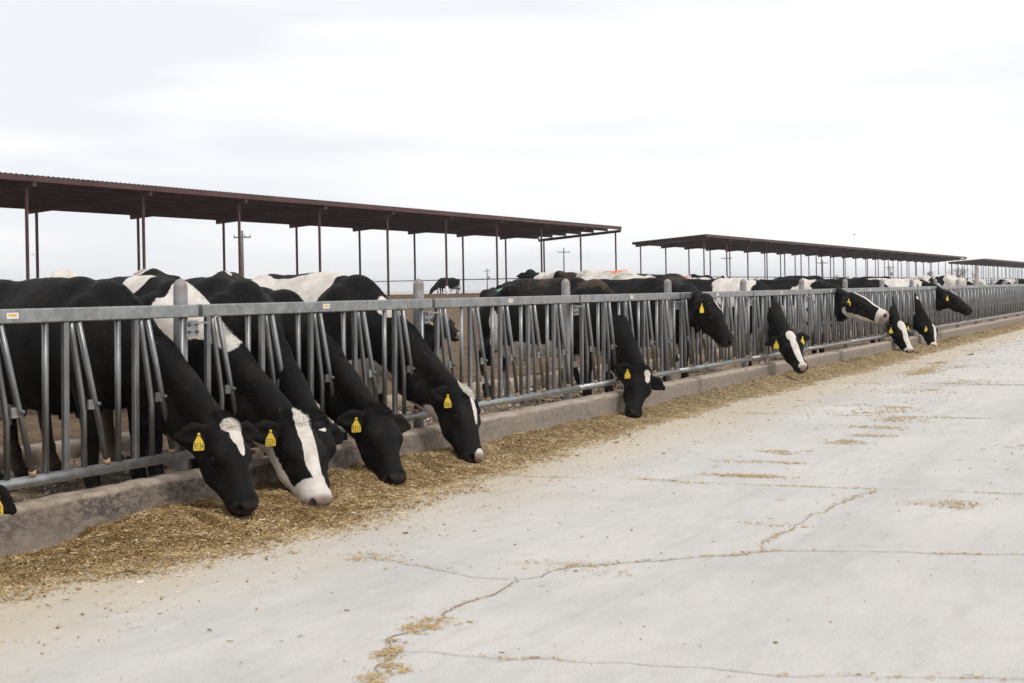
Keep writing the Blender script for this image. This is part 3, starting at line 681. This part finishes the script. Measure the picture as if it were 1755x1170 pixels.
    dv = np.where(hc[:, 0] > -.6, np.minimum(dv, -.3), dv)
    mk = np.full(len(Vv), 0.)
    for q in marks:
        bl = blob(q[1:]); mk = np.where(bl > 0, q[0]*np.minimum(bl*3+.15, 1), mk)
    at = {'patch': patch, 'dirt': dv, 'muzzle': mz, 'mark': mk, 'nostril': nos}
    me = np_mesh(name, Vv*size, Ff, at, True)
    ob = link(name, me, COW, None, loc); ob.rotation_euler = Matrix(((B[0, 0], B[0, 1], 0), (B[1, 0], B[1, 1], 0), (0, 0, 1))).to_euler()
    # eyes
    if fine < .02:
        for s in (-1, 1):
            m = MB(); c = Vector(H(.40, s*.112, -.068))*size; r = .0225*hs*size
            rows = [(math.sin(t), math.cos(t)) for t in (-1.5, -1., -.5, 0, .5, 1., 1.5)]
            m.tube([c+Vector(sv)*s*r*q[0]*.8 for q in rows], [max(r*q[1], .0005) for q in rows], 12); m.build('eye', EYE, ob, True)
        # coat hair standing on the crest and the poll
    if hair:
        t = np.clip(((Vv-W_)@(P-W_))/((P-W_)@(P-W_)), 0, 1); up = np.cross(P-W_, yx); up = unit(up)*(1 if up[2] > 0 else -1)
        hgt = (Vv-W_-t[:, None]*(P-W_))@up
        crest = (t > .02) & (t < .95) & (hgt > .05) & (np.abs(Vv[:, 1]-(t*P[1])) < .035) & (np.abs(hc[:, 0]) < 3)
        pollm = (hc[:, 0] < .14) & (hc[:, 0] > -.12) & (np.abs(hc[:, 1]) < .075) & (hc[:, 2] > -.1)
        nrm = np.zeros((len(Vv), 3)); me.vertex_normals.foreach_get('vector', tmp := np.zeros(len(Vv)*3, np.float32)); nrm = tmp.reshape(-1, 3)
        tail = unit(P-W_)
        VV, FF, A = [], [], []
        for msk, ln, num in ((crest, .015, hair//5), (pollm, .019, hair//4), (hc[:, 0] < 2, .008, hair*2)):
            I = np.argwhere(msk).ravel()
            if len(I) == 0: continue
            I = rng.choice(I, num); nn = nrm[I]; p = Vv[I]+rng.normal(0, .004, (num, 3))-nn*.004
            l = ln*(.5+.8*rng.random(num))[:, None]; dr = nn*.8+rng.normal(0, .30, (num, 3))+tail*.75; dr /= np.linalg.norm(dr, axis=1)[:, None]
            sd2 = np.cross(dr, rng.normal(0, 1, (num, 3))); sd2 /= np.linalg.norm(sd2, axis=1)[:, None]
            wd = .0017
            tri = np.stack([p-sd2*wd, p+sd2*wd, p+dr*l+tail*l*.25], 1)
            VV.append(tri.reshape(-1, 3)); A.append(np.repeat(I, 3))
        VV = np.concatenate(VV)*size; A = np.concatenate(A); FF = np.arange(len(VV)).reshape(-1, 3)
        hm = np_mesh('coat_hair', VV, FF, {k: v[A] for k, v in at.items()}, True)
        link('coat_hair', hm, COW, ob)
    # ear tags: (world position of the tag's top, width, number, turn)
    for (side, num, ts) in tags:
        e0 = H(.09, side*.085, -.085); ed = unit(sv*side*1.0-n*.18-d*.08-V3(0, 0, ear_droop)); q = (e0+ed*.085*hs+n*.01*hs)*size
        en = unit(n*.75+d*.45-ed*((n*.75+d*.45)@ed))
        q = q+en*.03*hs*size; xa = unit(V3(ed[0], ed[1], 0)*(-1)*1.0)  if False else None
        # tag hangs straight down and faces outward from the ear
        f = V3(en[0]+.2*ed[0], en[1]+.2*ed[1], .0); f = unit(f); r_ = unit(np.cross(V3(0, 0, 1), f))
        sc = .088*ts; o2 = Vector(q); fx, rx, ux = Vector(f), Vector(r_), Vector((0, 0, 1))
        shp = [(-.07, .0), (.07, .0), (.11, -.20), (.20, -.38), (.34, -.62), (.38, -.75), (.39, -1.14), (.34, -1.2), (-.34, -1.2), (-.39, -1.14), (-.38, -.75), (-.34, -.62), (-.20, -.38), (-.11, -.20)]
        m = MB(); k = len(shp)
        pts = [o2+rx*x*sc+ux*(y+.06)*sc+fx*e for e in (.0015, -.0015) for x, y in shp]
        m.add(pts, [tuple(range(k)), tuple(range(2*k-1, k-1, -1))]+[(i, i+k, (i+1) % k+k, (i+1) % k) for i in range(k)])
        tg = m.build('ear_tag', TAGM, ob)
        MB().tube([o2+fx*.001, o2+fx*.007], .010*ts, 8).build('tag_button', TAGM, tg, True)
        if num:
            cu = bpy.data.curves.new('tag_number', 'FONT'); cu.body = num; cu.size = .62*sc*1.25; cu.align_x = 'CENTER'; cu.align_y = 'CENTER'
            tmpo = bpy.data.objects.new('tag_number', cu); COL.objects.link(tmpo); bpy.context.view_layer.update()
            tm = bpy.data.meshes.new_from_object(tmpo.evaluated_get(bpy.context.evaluated_depsgraph_get())); bpy.data.objects.remove(tmpo); tm.materials.clear()
            to = link('tag_number', tm, TAGN, tg)
            mw = Matrix((rx, ux, fx)).transposed().to_4x4(); mw.translation = o2+ux*(-.86)*sc+fx*.0022
            to.matrix_local = mw @ Matrix.Diagonal((.46, .92, 1, 1))
            to.data.name = 'tag_number'
    return ob

COWGROUP = 'cows feeding with their heads through the headlock fence'
def feeder(label, **k):
    o = build_cow('cow', **k); tag(o, label, 'cow', COWGROUP); return o
GZ = .05
HB = lambda l, s, n, rl, rs, rn: ('h', (l, s, n), (rl, rs, rn))
BB = lambda x, y, z, rx, ry, rz: ('b', (x, y, z), (rx, ry, rz))
blaze = [HB(.36, 0, 0, .5, .035, .09)]
feeder('black cow whose ear and yellow tag alone reach in at the left edge', loc=(5.28, .5, GZ), yaw=10, poll=(5.13, -.42, .56), muz=(4.76, -.62, .18), psi=10, seed=2, fine=.011, coarse=.035, tags=((1, '872', .85), ))
feeder('black cow with a white forehead triangle, yellow tag 9134, nearest to the camera', loc=(7.16, .52, GZ), yaw=8, poll=(7.076, -.45, .608), muz=(6.975, -.70, .115), psi=14, seed=3,
       white=[HB(.10, .012, 0, .10, .078, .10), HB(.20, .018, 0, .14, .052, .10), HB(.29, .024, 0, .17, .030, .10), BB(-1.15, 0, .55, .35, .4, .22), BB(-1.4, -.2, .35, .2, .2, .25)], hair=5000, tags=((-1, '9134', .95),))
feeder('cow with a white blaze, white muzzle, white collar and yellow tag 5531', loc=(7.80, .52, GZ), yaw=9, poll=(7.835, -.45, .558), muz=(7.655, -.755, .06), psi=18, seed=4,
       white=[HB(.34, -.005, 0, .52, .050, .10), HB(.04, 0, -.02, .10, .05, .08), HB(1.0, 0, -.06, .30, .2, .22), HB(.52, 0, -.27, .68, .27, .145), BB(.32, 0, 1.19, .31, .5, .34), BB(.62, 0, .96, .05, .3, .06), BB(-.28, -.1, 1.42, .10, .2, .12)],
       black=[BB(-.06, 0, 1.4, .13, .4, .5), BB(.30, 0, .84, .22, .5, .16)], hair=5000, tags=((-1, '5531', .95),))
feeder('mostly hidden black cow with a small white star, between tags 5531 and 9211', loc=(8.60, .55, GZ), yaw=15, poll=(8.11, -.42, .535), muz=(7.81, -.63, .13), psi=20, ear=.62, seed=5,
       white=[HB(.22, 0, 0, .035, .035, .08)], hair=3000)
feeder('all black cow with yellow tag 9211, head down on the feed', loc=(9.06, .52, GZ), yaw=12, poll=(8.858, -.45, .534), muz=(8.635, -.72, .075), psi=22, ear=.92, seed=6, size=.95, hair=5000, tags=((-1, '9211', .95),))
feeder('cow with a curly white poll, white throat and yellow tag 8465', loc=(10.09, .52, GZ), yaw=16, poll=(10.166, -.45, .564), muz=(9.955, -.67, .07), psi=2, seed=7,
       white=[HB(-.02, 0, -.03, .17, .07, .10), HB(.22, .01, 0, .30, .028, .07), HB(.97, -.0, -.01, .09, .05, .06), HB(.45, 0, -.295, .62, .16, .085), HB(-.15, 0, -.40, .5, .16, .10), BB(.15, 0, .58, .25, .4, .17),
              BB(-.34, 0, 1.17, .19, .6, .46), BB(-1.15, 0, 1.22, .85, .6, .30), BB(.40, 0, 1.22, .11, .3, .15)], black=[BB(-.76, 0, 1.47, .34, .16, .11)], size=1.03, dirt=.22, hair=5000, tags=((-1, '8465', .95),), marks=[(1, 'b', (-1.4, 0, 1.36), (.12, .2, .1))])
feeder('black cow with dung on its back, standing alone, eating below the third post', neck_k=1.25, loc=(14.72, .38, GZ), yaw=20, poll=(14.271, -.40, .501), muz=(13.95, -.40, .065), psi=38, seed=8,
       white=[HB(.10, .02, 0, .09, .038, .09), HB(.20, .035, 0, .09, .030, .09), BB(-.85, 0, .52, .6, .5, .22), BB(-1.25, -.3, .55, .10, .4, .45), BB(-1.62, 0, 1.2, .05, .12, .2)], dirt=.40, legs_white=.5, hair=3000, tags=((-1, '', .9),), marks=[(-1, 'b', (-1.35, 0, 1.34), (.10, .25, .08))])
feeder('black cow with its head raised and white star, muzzle at mid fence', neck_k=1.15, loc=(17.45, .45, GZ), yaw=10, poll=(16.742, -.30, 1.243), muz=(16.72, -.60, .70), psi=4, seed=9, fine=.012, coarse=.04,
       white=[HB(.20, .02, 0, .13, .035, .08)], dirt=.32, legs_white=.72, tags=((-1, '', 1.),), marks=[(1, 'b', (-1.3, 0, 1.36), (.1, .2, .08))])
feeder('black cow facing us with a broad white blaze and a tag in each ear', neck_k=1.3, noise_amp=.5, loc=(20.72, .36, GZ), yaw=12, poll=(19.867, -.40, .709), muz=(19.61, -.67, .24), psi=58, seed=10, legs_white=0.45, fine=.012, coarse=.04,
       white=[HB(.12, 0, 0, .16, .06, .12), HB(.5, 0, 0, .52, .042, .10), HB(1., 0, 0, .12, .07, .06), BB(-.30, 0, 1.26, .34, .6, .32)], tags=((-1, '', 1.05), (1, '', 1.05)))
feeder('cow with its white striped face held level over the lane', neck_k=1.15, noise_amp=.8, loc=(24.62, .42, GZ), yaw=4, poll=(24.062, -.35, 1.226), muz=(23.94, -.95, .88), psi=8, seed=11, legs_white=0.54, fine=.013, coarse=.04,
       white=[HB(.4, 0, 0, .6, .036, .08), HB(.98, 0, -.06, .22, .14, .16), HB(.55, 0, -.25, .6, .13, .09), BB(.5, 0, .92, .4, .3, .12)], tags=((-1, '', 1.05),))
feeder('cow with a wide white blaze eating, left one of the far pair', neck_k=1.3, noise_amp=.5, loc=(29.1, .36, GZ), yaw=14, poll=(28.492, -.25, .62), muz=(28.33, -.48, .07), psi=45, seed=12, legs_white=0.63, fine=.014, coarse=.045,
       white=[HB(.15, 0, 0, .2, .075, .12), HB(.55, 0, 0, .55, .05, .10), HB(1., 0, -.03, .15, .11, .12)], tags=((-1, '', 1.05), (1, '', 1.05)))
feeder('cow with a white blaze and white neck spot eating, right one of the far pair', neck_k=1.3, noise_amp=.85, loc=(31.14, .34, GZ), yaw=4, poll=(31.236, -.40, .462), muz=(30.95, -.50, .05), psi=22, seed=13, legs_white=0.72, fine=.014, coarse=.045,
       white=[HB(.4, .02, 0, .6, .045, .10), HB(1., 0, -.05, .2, .12, .14), BB(.5, -.1, 1.02, .08, .2, .08), BB(.05, 0, 1.3, .22, .5, .3), HB(0, 0, -.03, .1, .06, .1)], tags=((-1, '', 1.05),))
feeder('farthest feeding cow, black with white forehead, head held level', neck_k=1.15, noise_amp=1.2, loc=(34.2, .42, GZ), yaw=4, poll=(33.662, -.35, 1.177), muz=(33.6, -.857, .756), psi=6, seed=14, legs_white=0.81, fine=.014, coarse=.045,
       white=[HB(.14, .02, 0, .18, .045, .09), BB(.6, 0, .85, .3, .3, .10)], tags=((-1, '', 1.05),))

# ---- cows standing in the pen behind
def pen_cow(label, x, y, top, yaw, hpose='mid', **k):
    """top: height of the back above z=0"""
    a = R(yaw); F_ = V3(-math.sin(a), -math.cos(a), 0); ln = k.get('lying', False); g = top-(1.40 if not ln else .78)
    l, hgt, dl, dh = {'mid': (.72, 1.40, .42, -.36), 'up': (.62, 1.62, .42, -.28), 'down': (.95, .62, .25, -.50), 'low': (.85, 1.12, .40, -.40), 'lie': (.62, .95, .46, -.26)}[hpose]
    p = V3(x, y, g)+F_*l+V3(0, 0, hgt); m = p+F_*dl+V3(0, 0, dh); turn = k.pop('turn', 0)
    k.setdefault('fine', .02); k.setdefault('coarse', .05)
    if turn:
        b_ = R(yaw+turn); G = V3(-math.sin(b_), -math.cos(b_), 0); m = p+G*dl+V3(0, 0, dh)
    o = build_cow('cow', loc=(x, y, g), yaw=yaw, poll=p, muz=m, psi=yaw+turn, **k); tag(o, label, 'cow', 'cows standing in the pen behind the feeding row'); return o
AW = 205   # heading roughly away from the lane
pen_cow('white cow with a black spot seen end-on behind the nearest black back', 12.2, 5.6, 1.60, 227, 'low', seed=21, noise_amp=1.6, dirt=.3)
pen_cow('white cow with black patches behind the collared cow', 12.35, 4.6, 1.60, 225, 'low', seed=22, noise_amp=1.2, dirt=.35)
pen_cow('black cow standing broadside behind the white-collared cow', 13.3, 4.3, 1.58, 60, 'low', seed=23, noise_amp=.35, white=[BB(-1.3, 0, 1.3, .14, .4, .3)])
pen_cow('black cow with head up and ears out beside the orange-marked white cow', 25.6, 6.4, 1.50, 50, 'up', seed=24)
pen_cow('cream cow with orange paint marks on its back', 23.0, 4.2, 1.63, 195, 'mid', seed=25, noise_amp=1.75, dirt=.35, marks=[(1, 'b', (-1.0, 0, 1.38), (.22, .12, .1)), (1, 'b', (-.5, -.1, 1.36), (.08, .2, .12))], white=[BB(-.8, 0, 1.1, 1.2, .8, .7)], black=[BB(.1, 0, 1.2, .3, .6, .4)])
pen_cow('brownish black dusty cow broadside behind the lone eating cow', 24.6, 3.9, 1.57, 195, 'mid', seed=26, noise_amp=.2, dirt=.45)
pen_cow('black and white banded cow with an orange mark behind the raised head', 29.6, 4.6, 1.585, 12, 'mid', seed=27, white=[BB(-.05, 0, 1.1, .42, .8, .8), BB(-1.5, 0, 1.2, .38, .6, .6)], marks=[(1, 'b', (-.05, 0, 1.4), (.35, .3, .07))])
pen_cow('pale cow with orange along its spine behind the fourth post', 27.2, 3.0, 1.50, 15, 'low', seed=28, noise_amp=1.7, marks=[(1, 'b', (-.8, 0, 1.36), (.6, .2, .06))])
pen_cow('black cow facing us with white blaze between the pen cows', 40.5, 7.4, 1.43, 40, 'up', seed=31, white=[HB(.3, 0, 0, .5, .04, .1)], fine=.02)
pen_cow('black cow broadside with raised back below the second shelter', 39.8, 5.2, 1.59, 195, 'low', seed=32, noise_amp=.3)
pen_cow('black cow with white stripes near the middle of the far herd', 48.4, 5.0, 1.58, 200, 'mid', seed=34, noise_amp=.6, white=[BB(.2, 0, 1.2, .06, .5, .5)])
pen_cow('cream cow seen from behind with a brown patch on its rump', 54.2, 3.7, 1.61, 215, 'mid', seed=35, noise_amp=1.8)
pen_cow('black cow beside the cream rump in the far herd', 59.5, 4.8, 1.56, 30, 'mid', seed=36, noise_amp=.4)
pen_cow('white cow with black patches standing far to the right', 83, 6.5, 1.54, 30, 'mid', seed=38, noise_amp=1.4)
pen_cow('spotted cow at the far right end of the pen', 92, 5.5, 1.52, 205, 'mid', seed=39, noise_amp=1.0)
pen_cow('dark cow far right behind the fence', 70, 5.0, 1.52, 25, 'low', seed=40, noise_amp=.5)
pen_cow('black cow lying down in the pen looking right past the second post', 19.2, 5.15, .82, 25, 'lie', seed=41, lying=True, white=[HB(.18, .04, 0, .14, .03, .09), HB(1., 0, -.05, .08, .05, .06)], fine=.014, coarse=.05, tags=((-1, '', .6),))
pen_cow('black cow grazing far out under the first shelter', 100.9, 49.3, 2.33, 118, 'down', seed=42, white=[BB(-1.2, 0, .6, .3, .4, .2)])

# ------------------------------------------------------------------ shade shelters
def shelter(label, x0, x1, n, sleeve=None):
    root = empty('shade_shelter', ((x0+x1)/2, 42.2, 1.05)); ox = (x0+x1)/2
    tag(root, label, 'shelter', 'open shade shelters over the pens')
    yf, yr, zf, zr = 38.45, 45.95, 6.34, 5.76
    q = lambda x, y, z: (x-ox, y-42.2, z-1.05); slope = (zr-zf)/(yr-yf); zt = lambda y: zf+slope*(y-yf)
    xa, xb = x0-.9, x1+.1
    m = MB(); vs_ = []; x = xa; k = 0
    while x < xb:
        for dx, h in ((0, 0), (.17, 0), (.20, .045), (.27, .045)): vs_.append((x+dx, h))
        x += .30
    V = []; 
    for xx, h in vs_: V += [q(xx, yf-.06, zf+h+.004), q(xx, yr+.06, zr+h+.004)]
    F = [(2*i, 2*i+2, 2*i+3, 2*i+1) for i in range(len(vs_)-1)]
    m.add(V, F); m.build('roof_sheet', SHEET, root)
    MB().bar(q(xa+.01, yf-.02, zf-.115), q(xb-.01, yf-.02, zf-.115), .06, .22).build('fascia', OXIDE, root)
    for y in np.linspace(yf+1.2, yr-.03, 6): MB().bar(q(xa+.02, y, zt(y)-.105), q(xb-.02, y, zt(y)-.105), .07, .20).build('purlin', OXIDE, root)
    for i in range(n+1):
        xx = x0+(x1-x0)*i/n
        rf = MB().bar(q(xx, yf+.03, zt(yf)-.32), q(xx, yr-.05, zt(yr)-.32), .16, .22, bev=.01).build('rafter', OXIDE, root)
        MB().bar(q(xx, yf+.015, zt(yf)-.42), q(xx, yf+.015, zt(yf)-.02), .20, .012, up=(0, 1, 0)).build('end_plate', OXIDE, rf)
        for y in (38.9, 45.4):
            p = MB().bar(q(xx, y, .8), q(xx-.03, y, zt(y)-.43), .11, .11, (0, 1, 0), .008).build('post', OXIDE, root)
            if sleeve == i and y < 40: MB().tube([q(xx, y, .8), q(xx, y, 1.62)], .10, 10).build('post_sleeve', STK_W, p, True)
    return root
shelter('nearest long open shade shelter with dark red steel posts and corrugated roof', 45.92-7.327*3, 111.87, 12, 8)
shelter('middle shade shelter whose open gable end faces the nearest shelter', 134.7, 294.5, 22)
shelter('farthest shade shelter running out of the photo at the right edge', 320.0, 480.0, 22)

# ------------------------------------------------------------------ pipe fences, poles, trees, birds
def pipe_fence(label, a, b, zt, zb, step, rails=(0., -.55)):
    a, b = Vector(a), Vector(b); root = empty('pipe_fence', (a.x, a.y, zb)); tag(root, label, 'fence')
    o = Vector((a.x, a.y, zb)); d = b-a; n = max(1, int(d.length/step))
    for r in rails: MB().tube([Vector((a.x, a.y, zt+r))-o, Vector((b.x, b.y, zt+r))-o], .045, 6).build('rail', PIPE, root, True)
    for i in range(n+1):
        p = a+d*i/n; MB().tube([Vector((p.x, p.y, zb-.3))-o, Vector((p.x, p.y, zt+.05))-o], .05, 6).build('post', PIPE, root, True)
pipe_fence('brown pipe fence crossing in front of the middle shelter', (104, 36), (420, 36), 2.22, .9, 6.4)
pipe_fence('thin pipe fence running off behind the end of the nearest shelter', (104, 36.4), (190, 330), 2.22, .4, 9, (0.,))
pipe_fence('low pipe fence behind the grazing cow, left of the second round post', (96, 72), (103, 68.5), 1.28, -.1, 3.2, (0., -.5))
GATEP = MB().tube([(0, 0, .1), (0, 0, 2.0)], .075, 10).build('gate_post', POST, None, True, (57.5, 2.5, 0)); tag(GATEP, 'thick tall pipe post standing inside the pen, far right', 'post')
def pole(label, x, y, zt, arm, transformer=False, lean=.0, az=None):
    root = empty('utility_pole', (x, y, -.05)); tag(root, label, 'utility pole', 'utility poles along the horizon'); h = zt+.05
    MB().tube([(lean*h, 0, h), (0, 0, 0)], [.13, .19], 8).build('pole', WOODP, root, True)
    dx, dy = RT.x*arm/2, RT.y*arm/2
    c = MB().bar((lean*h-dx, -dy, h*.91), (lean*h+dx, dy, h*.91), .13, .16).build('crossarm', WOODP, root)
    for k in (-.92, -.3, .3, .92): MB().tube([(lean*h+dx*k, dy*k, h*.91+.06), (lean*h+dx*k, dy*k, h*.91+.34)], .055, 6).build('insulator', GALV, c, True)
    if transformer:
        MB().tube([(lean*h+.3, -.3, h*.58), (lean*h+.3, -.3, h*.73)], .42, 10).build('transformer', GALV, root, True); MB().bar((lean*h-dx*.7, -dy*.7, h*.82), (lean*h+dx*.7, dy*.7, h*.82), .1, .1).build('crossarm', WOODP, root)
pole('utility pole with crossarm seen behind a post of the nearest shelter', 139.3, 96.6, 8.65, 2.0)
pole('utility pole with crossarm standing past the end of the nearest shelter', 274.6, 115.4, 9.7, 2.6)
pole('distant utility pole with transformer, left of the dung backed cow', 374.8, 183.8, 7.4, 1.6, True)
pole('utility pole with crossarm below the left end of the middle shelter', 318.2, 94.4, 8.4, 2.4)
pole('pale distant utility pole with crossarm below the middle shelter roof', 327.6, 74.9, 6.9, 2.4)
pole('distant utility pole with transformer below the right of the middle shelter', 405.2, 75.4, 6.4, 2.2, True)

def tree_mesh(seed, h, depth=6, spread=.55):
    rr = random.Random(seed); tr, cr_ = MB(), MB()
    def grow(p, d, ln, r, k, m):
        q = p+d*ln*.5+Vector((rr.gauss(0, .03), rr.gauss(0, .03), 0))*ln; e = q+(d+Vector((rr.gauss(0, .12), rr.gauss(0, .12), .03)))*ln*.5
        m.tube([p, q, e], [r, r*.85, r*.68], 5 if k < 3 else 3, False)
        if k >= depth: return
        for _ in range(rr.choice((2, 3, 3))if k else 4):
            v = Vector((rr.gauss(0, 1), rr.gauss(0, 1), rr.gauss(.25, .6))).normalized(); grow(e if rr.random() < .7 else q, (d*.75+v*spread).normalized(), ln*rr.uniform(.62, .85), r*.62, k+1, cr_)
    grow(Vector((0, 0, 0)), Vector((0, 0, 1)), h*.24, h*.026, 0, tr); return tr, cr_
def bare_tree(label, x, y, h, seed, depth=6):
    root = empty('bare_tree', (x, y, -.1)); tag(root, label, 'tree', 'leafless trees on the horizon'); t, c = tree_mesh(seed, h, depth)
    t.build('trunk', BARK, root); c.build('crown', BARK, root)
bare_tree('leafless tree seen through the far end of the middle shelter', 389, 61.5, 7.0, 1)
bare_tree('leafless wide tree between the middle and farthest shelters', 392, 55.0, 7.2, 2)
bare_tree('leafless tree at the left end of the farthest shelter', 402, 52.0, 6.3, 3)
bare_tree('hazy distant tree below the middle of the middle shelter', 690, 158, 8.0, 4, 6)
bare_tree('hazy distant bushy tree under the middle shelter, beside the pale pole', 700, 147, 7.0, 5, 6)
bare_tree('hazy far bushy tree at the horizon left of the dung backed cow', 470, 247, 4.2, 6, 6)
def bird(label, x, y, z, s, a):
    root = empty('bird', (x, y, z), a); tag(root, label, 'bird')
    MB().tube([(-.20*s, 0, 0), (-.10*s, 0, .01*s), (.02*s, 0, 0), (.12*s, 0, .01*s), (.19*s, 0, .02*s)], [.012*s, .045*s, .06*s, .04*s, .008*s], 8).build('body', DARKSTEEL, root, True)
    for q in (-1, 1):
        MB().add([(.07*s, q*.04*s, .03*s), (-.06*s, q*.04*s, .03*s), (-.09*s, q*.22*s, .14*s), (.04*s, q*.24*s, .15*s), (-.12*s, q*.44*s, .06*s)] + [(.07*s, q*.04*s, .02*s), (-.06*s, q*.04*s, .02*s), (-.09*s, q*.22*s, .13*s), (.04*s, q*.24*s, .14*s), (-.12*s, q*.44*s, .055*s)],
                 [(0, 1, 2, 3), (3, 2, 4), (5, 8, 7, 6), (8, 9, 7), (0, 3, 8, 5), (1, 6, 7, 2), (3, 4, 9, 8), (2, 7, 9, 4)]).build('wing', DARKSTEEL, root)
bird('small dark bird flying above the middle shelter', 120.3, 21.2, 5.43, .55, 1.2)
bird('tiny dark bird in the gap left of the leftmost visible shelter post', 45.3, 38.0, 3.05, .3, .4)

# ------------------------------------------------------------------ haze
hz = MB().box((1450, 1050, 10), (3300, 2500, 24)).build('haze', None); tag(hz, kind='stuff')
hm = bpy.data.materials.new('haze_air'); hm.use_nodes = True; ht = hm.node_tree; ht.nodes.clear()
ho = ht.nodes.new('ShaderNodeOutputMaterial'); hv = ht.nodes.new('ShaderNodeVolumePrincipled'); hv.inputs['Density'].default_value = .0003; hv.inputs['Color'].default_value = (.93, .95, 1, 1)
ht.links.new(hv.outputs[0], ho.inputs['Volume']); hz.data.materials.append(hm)
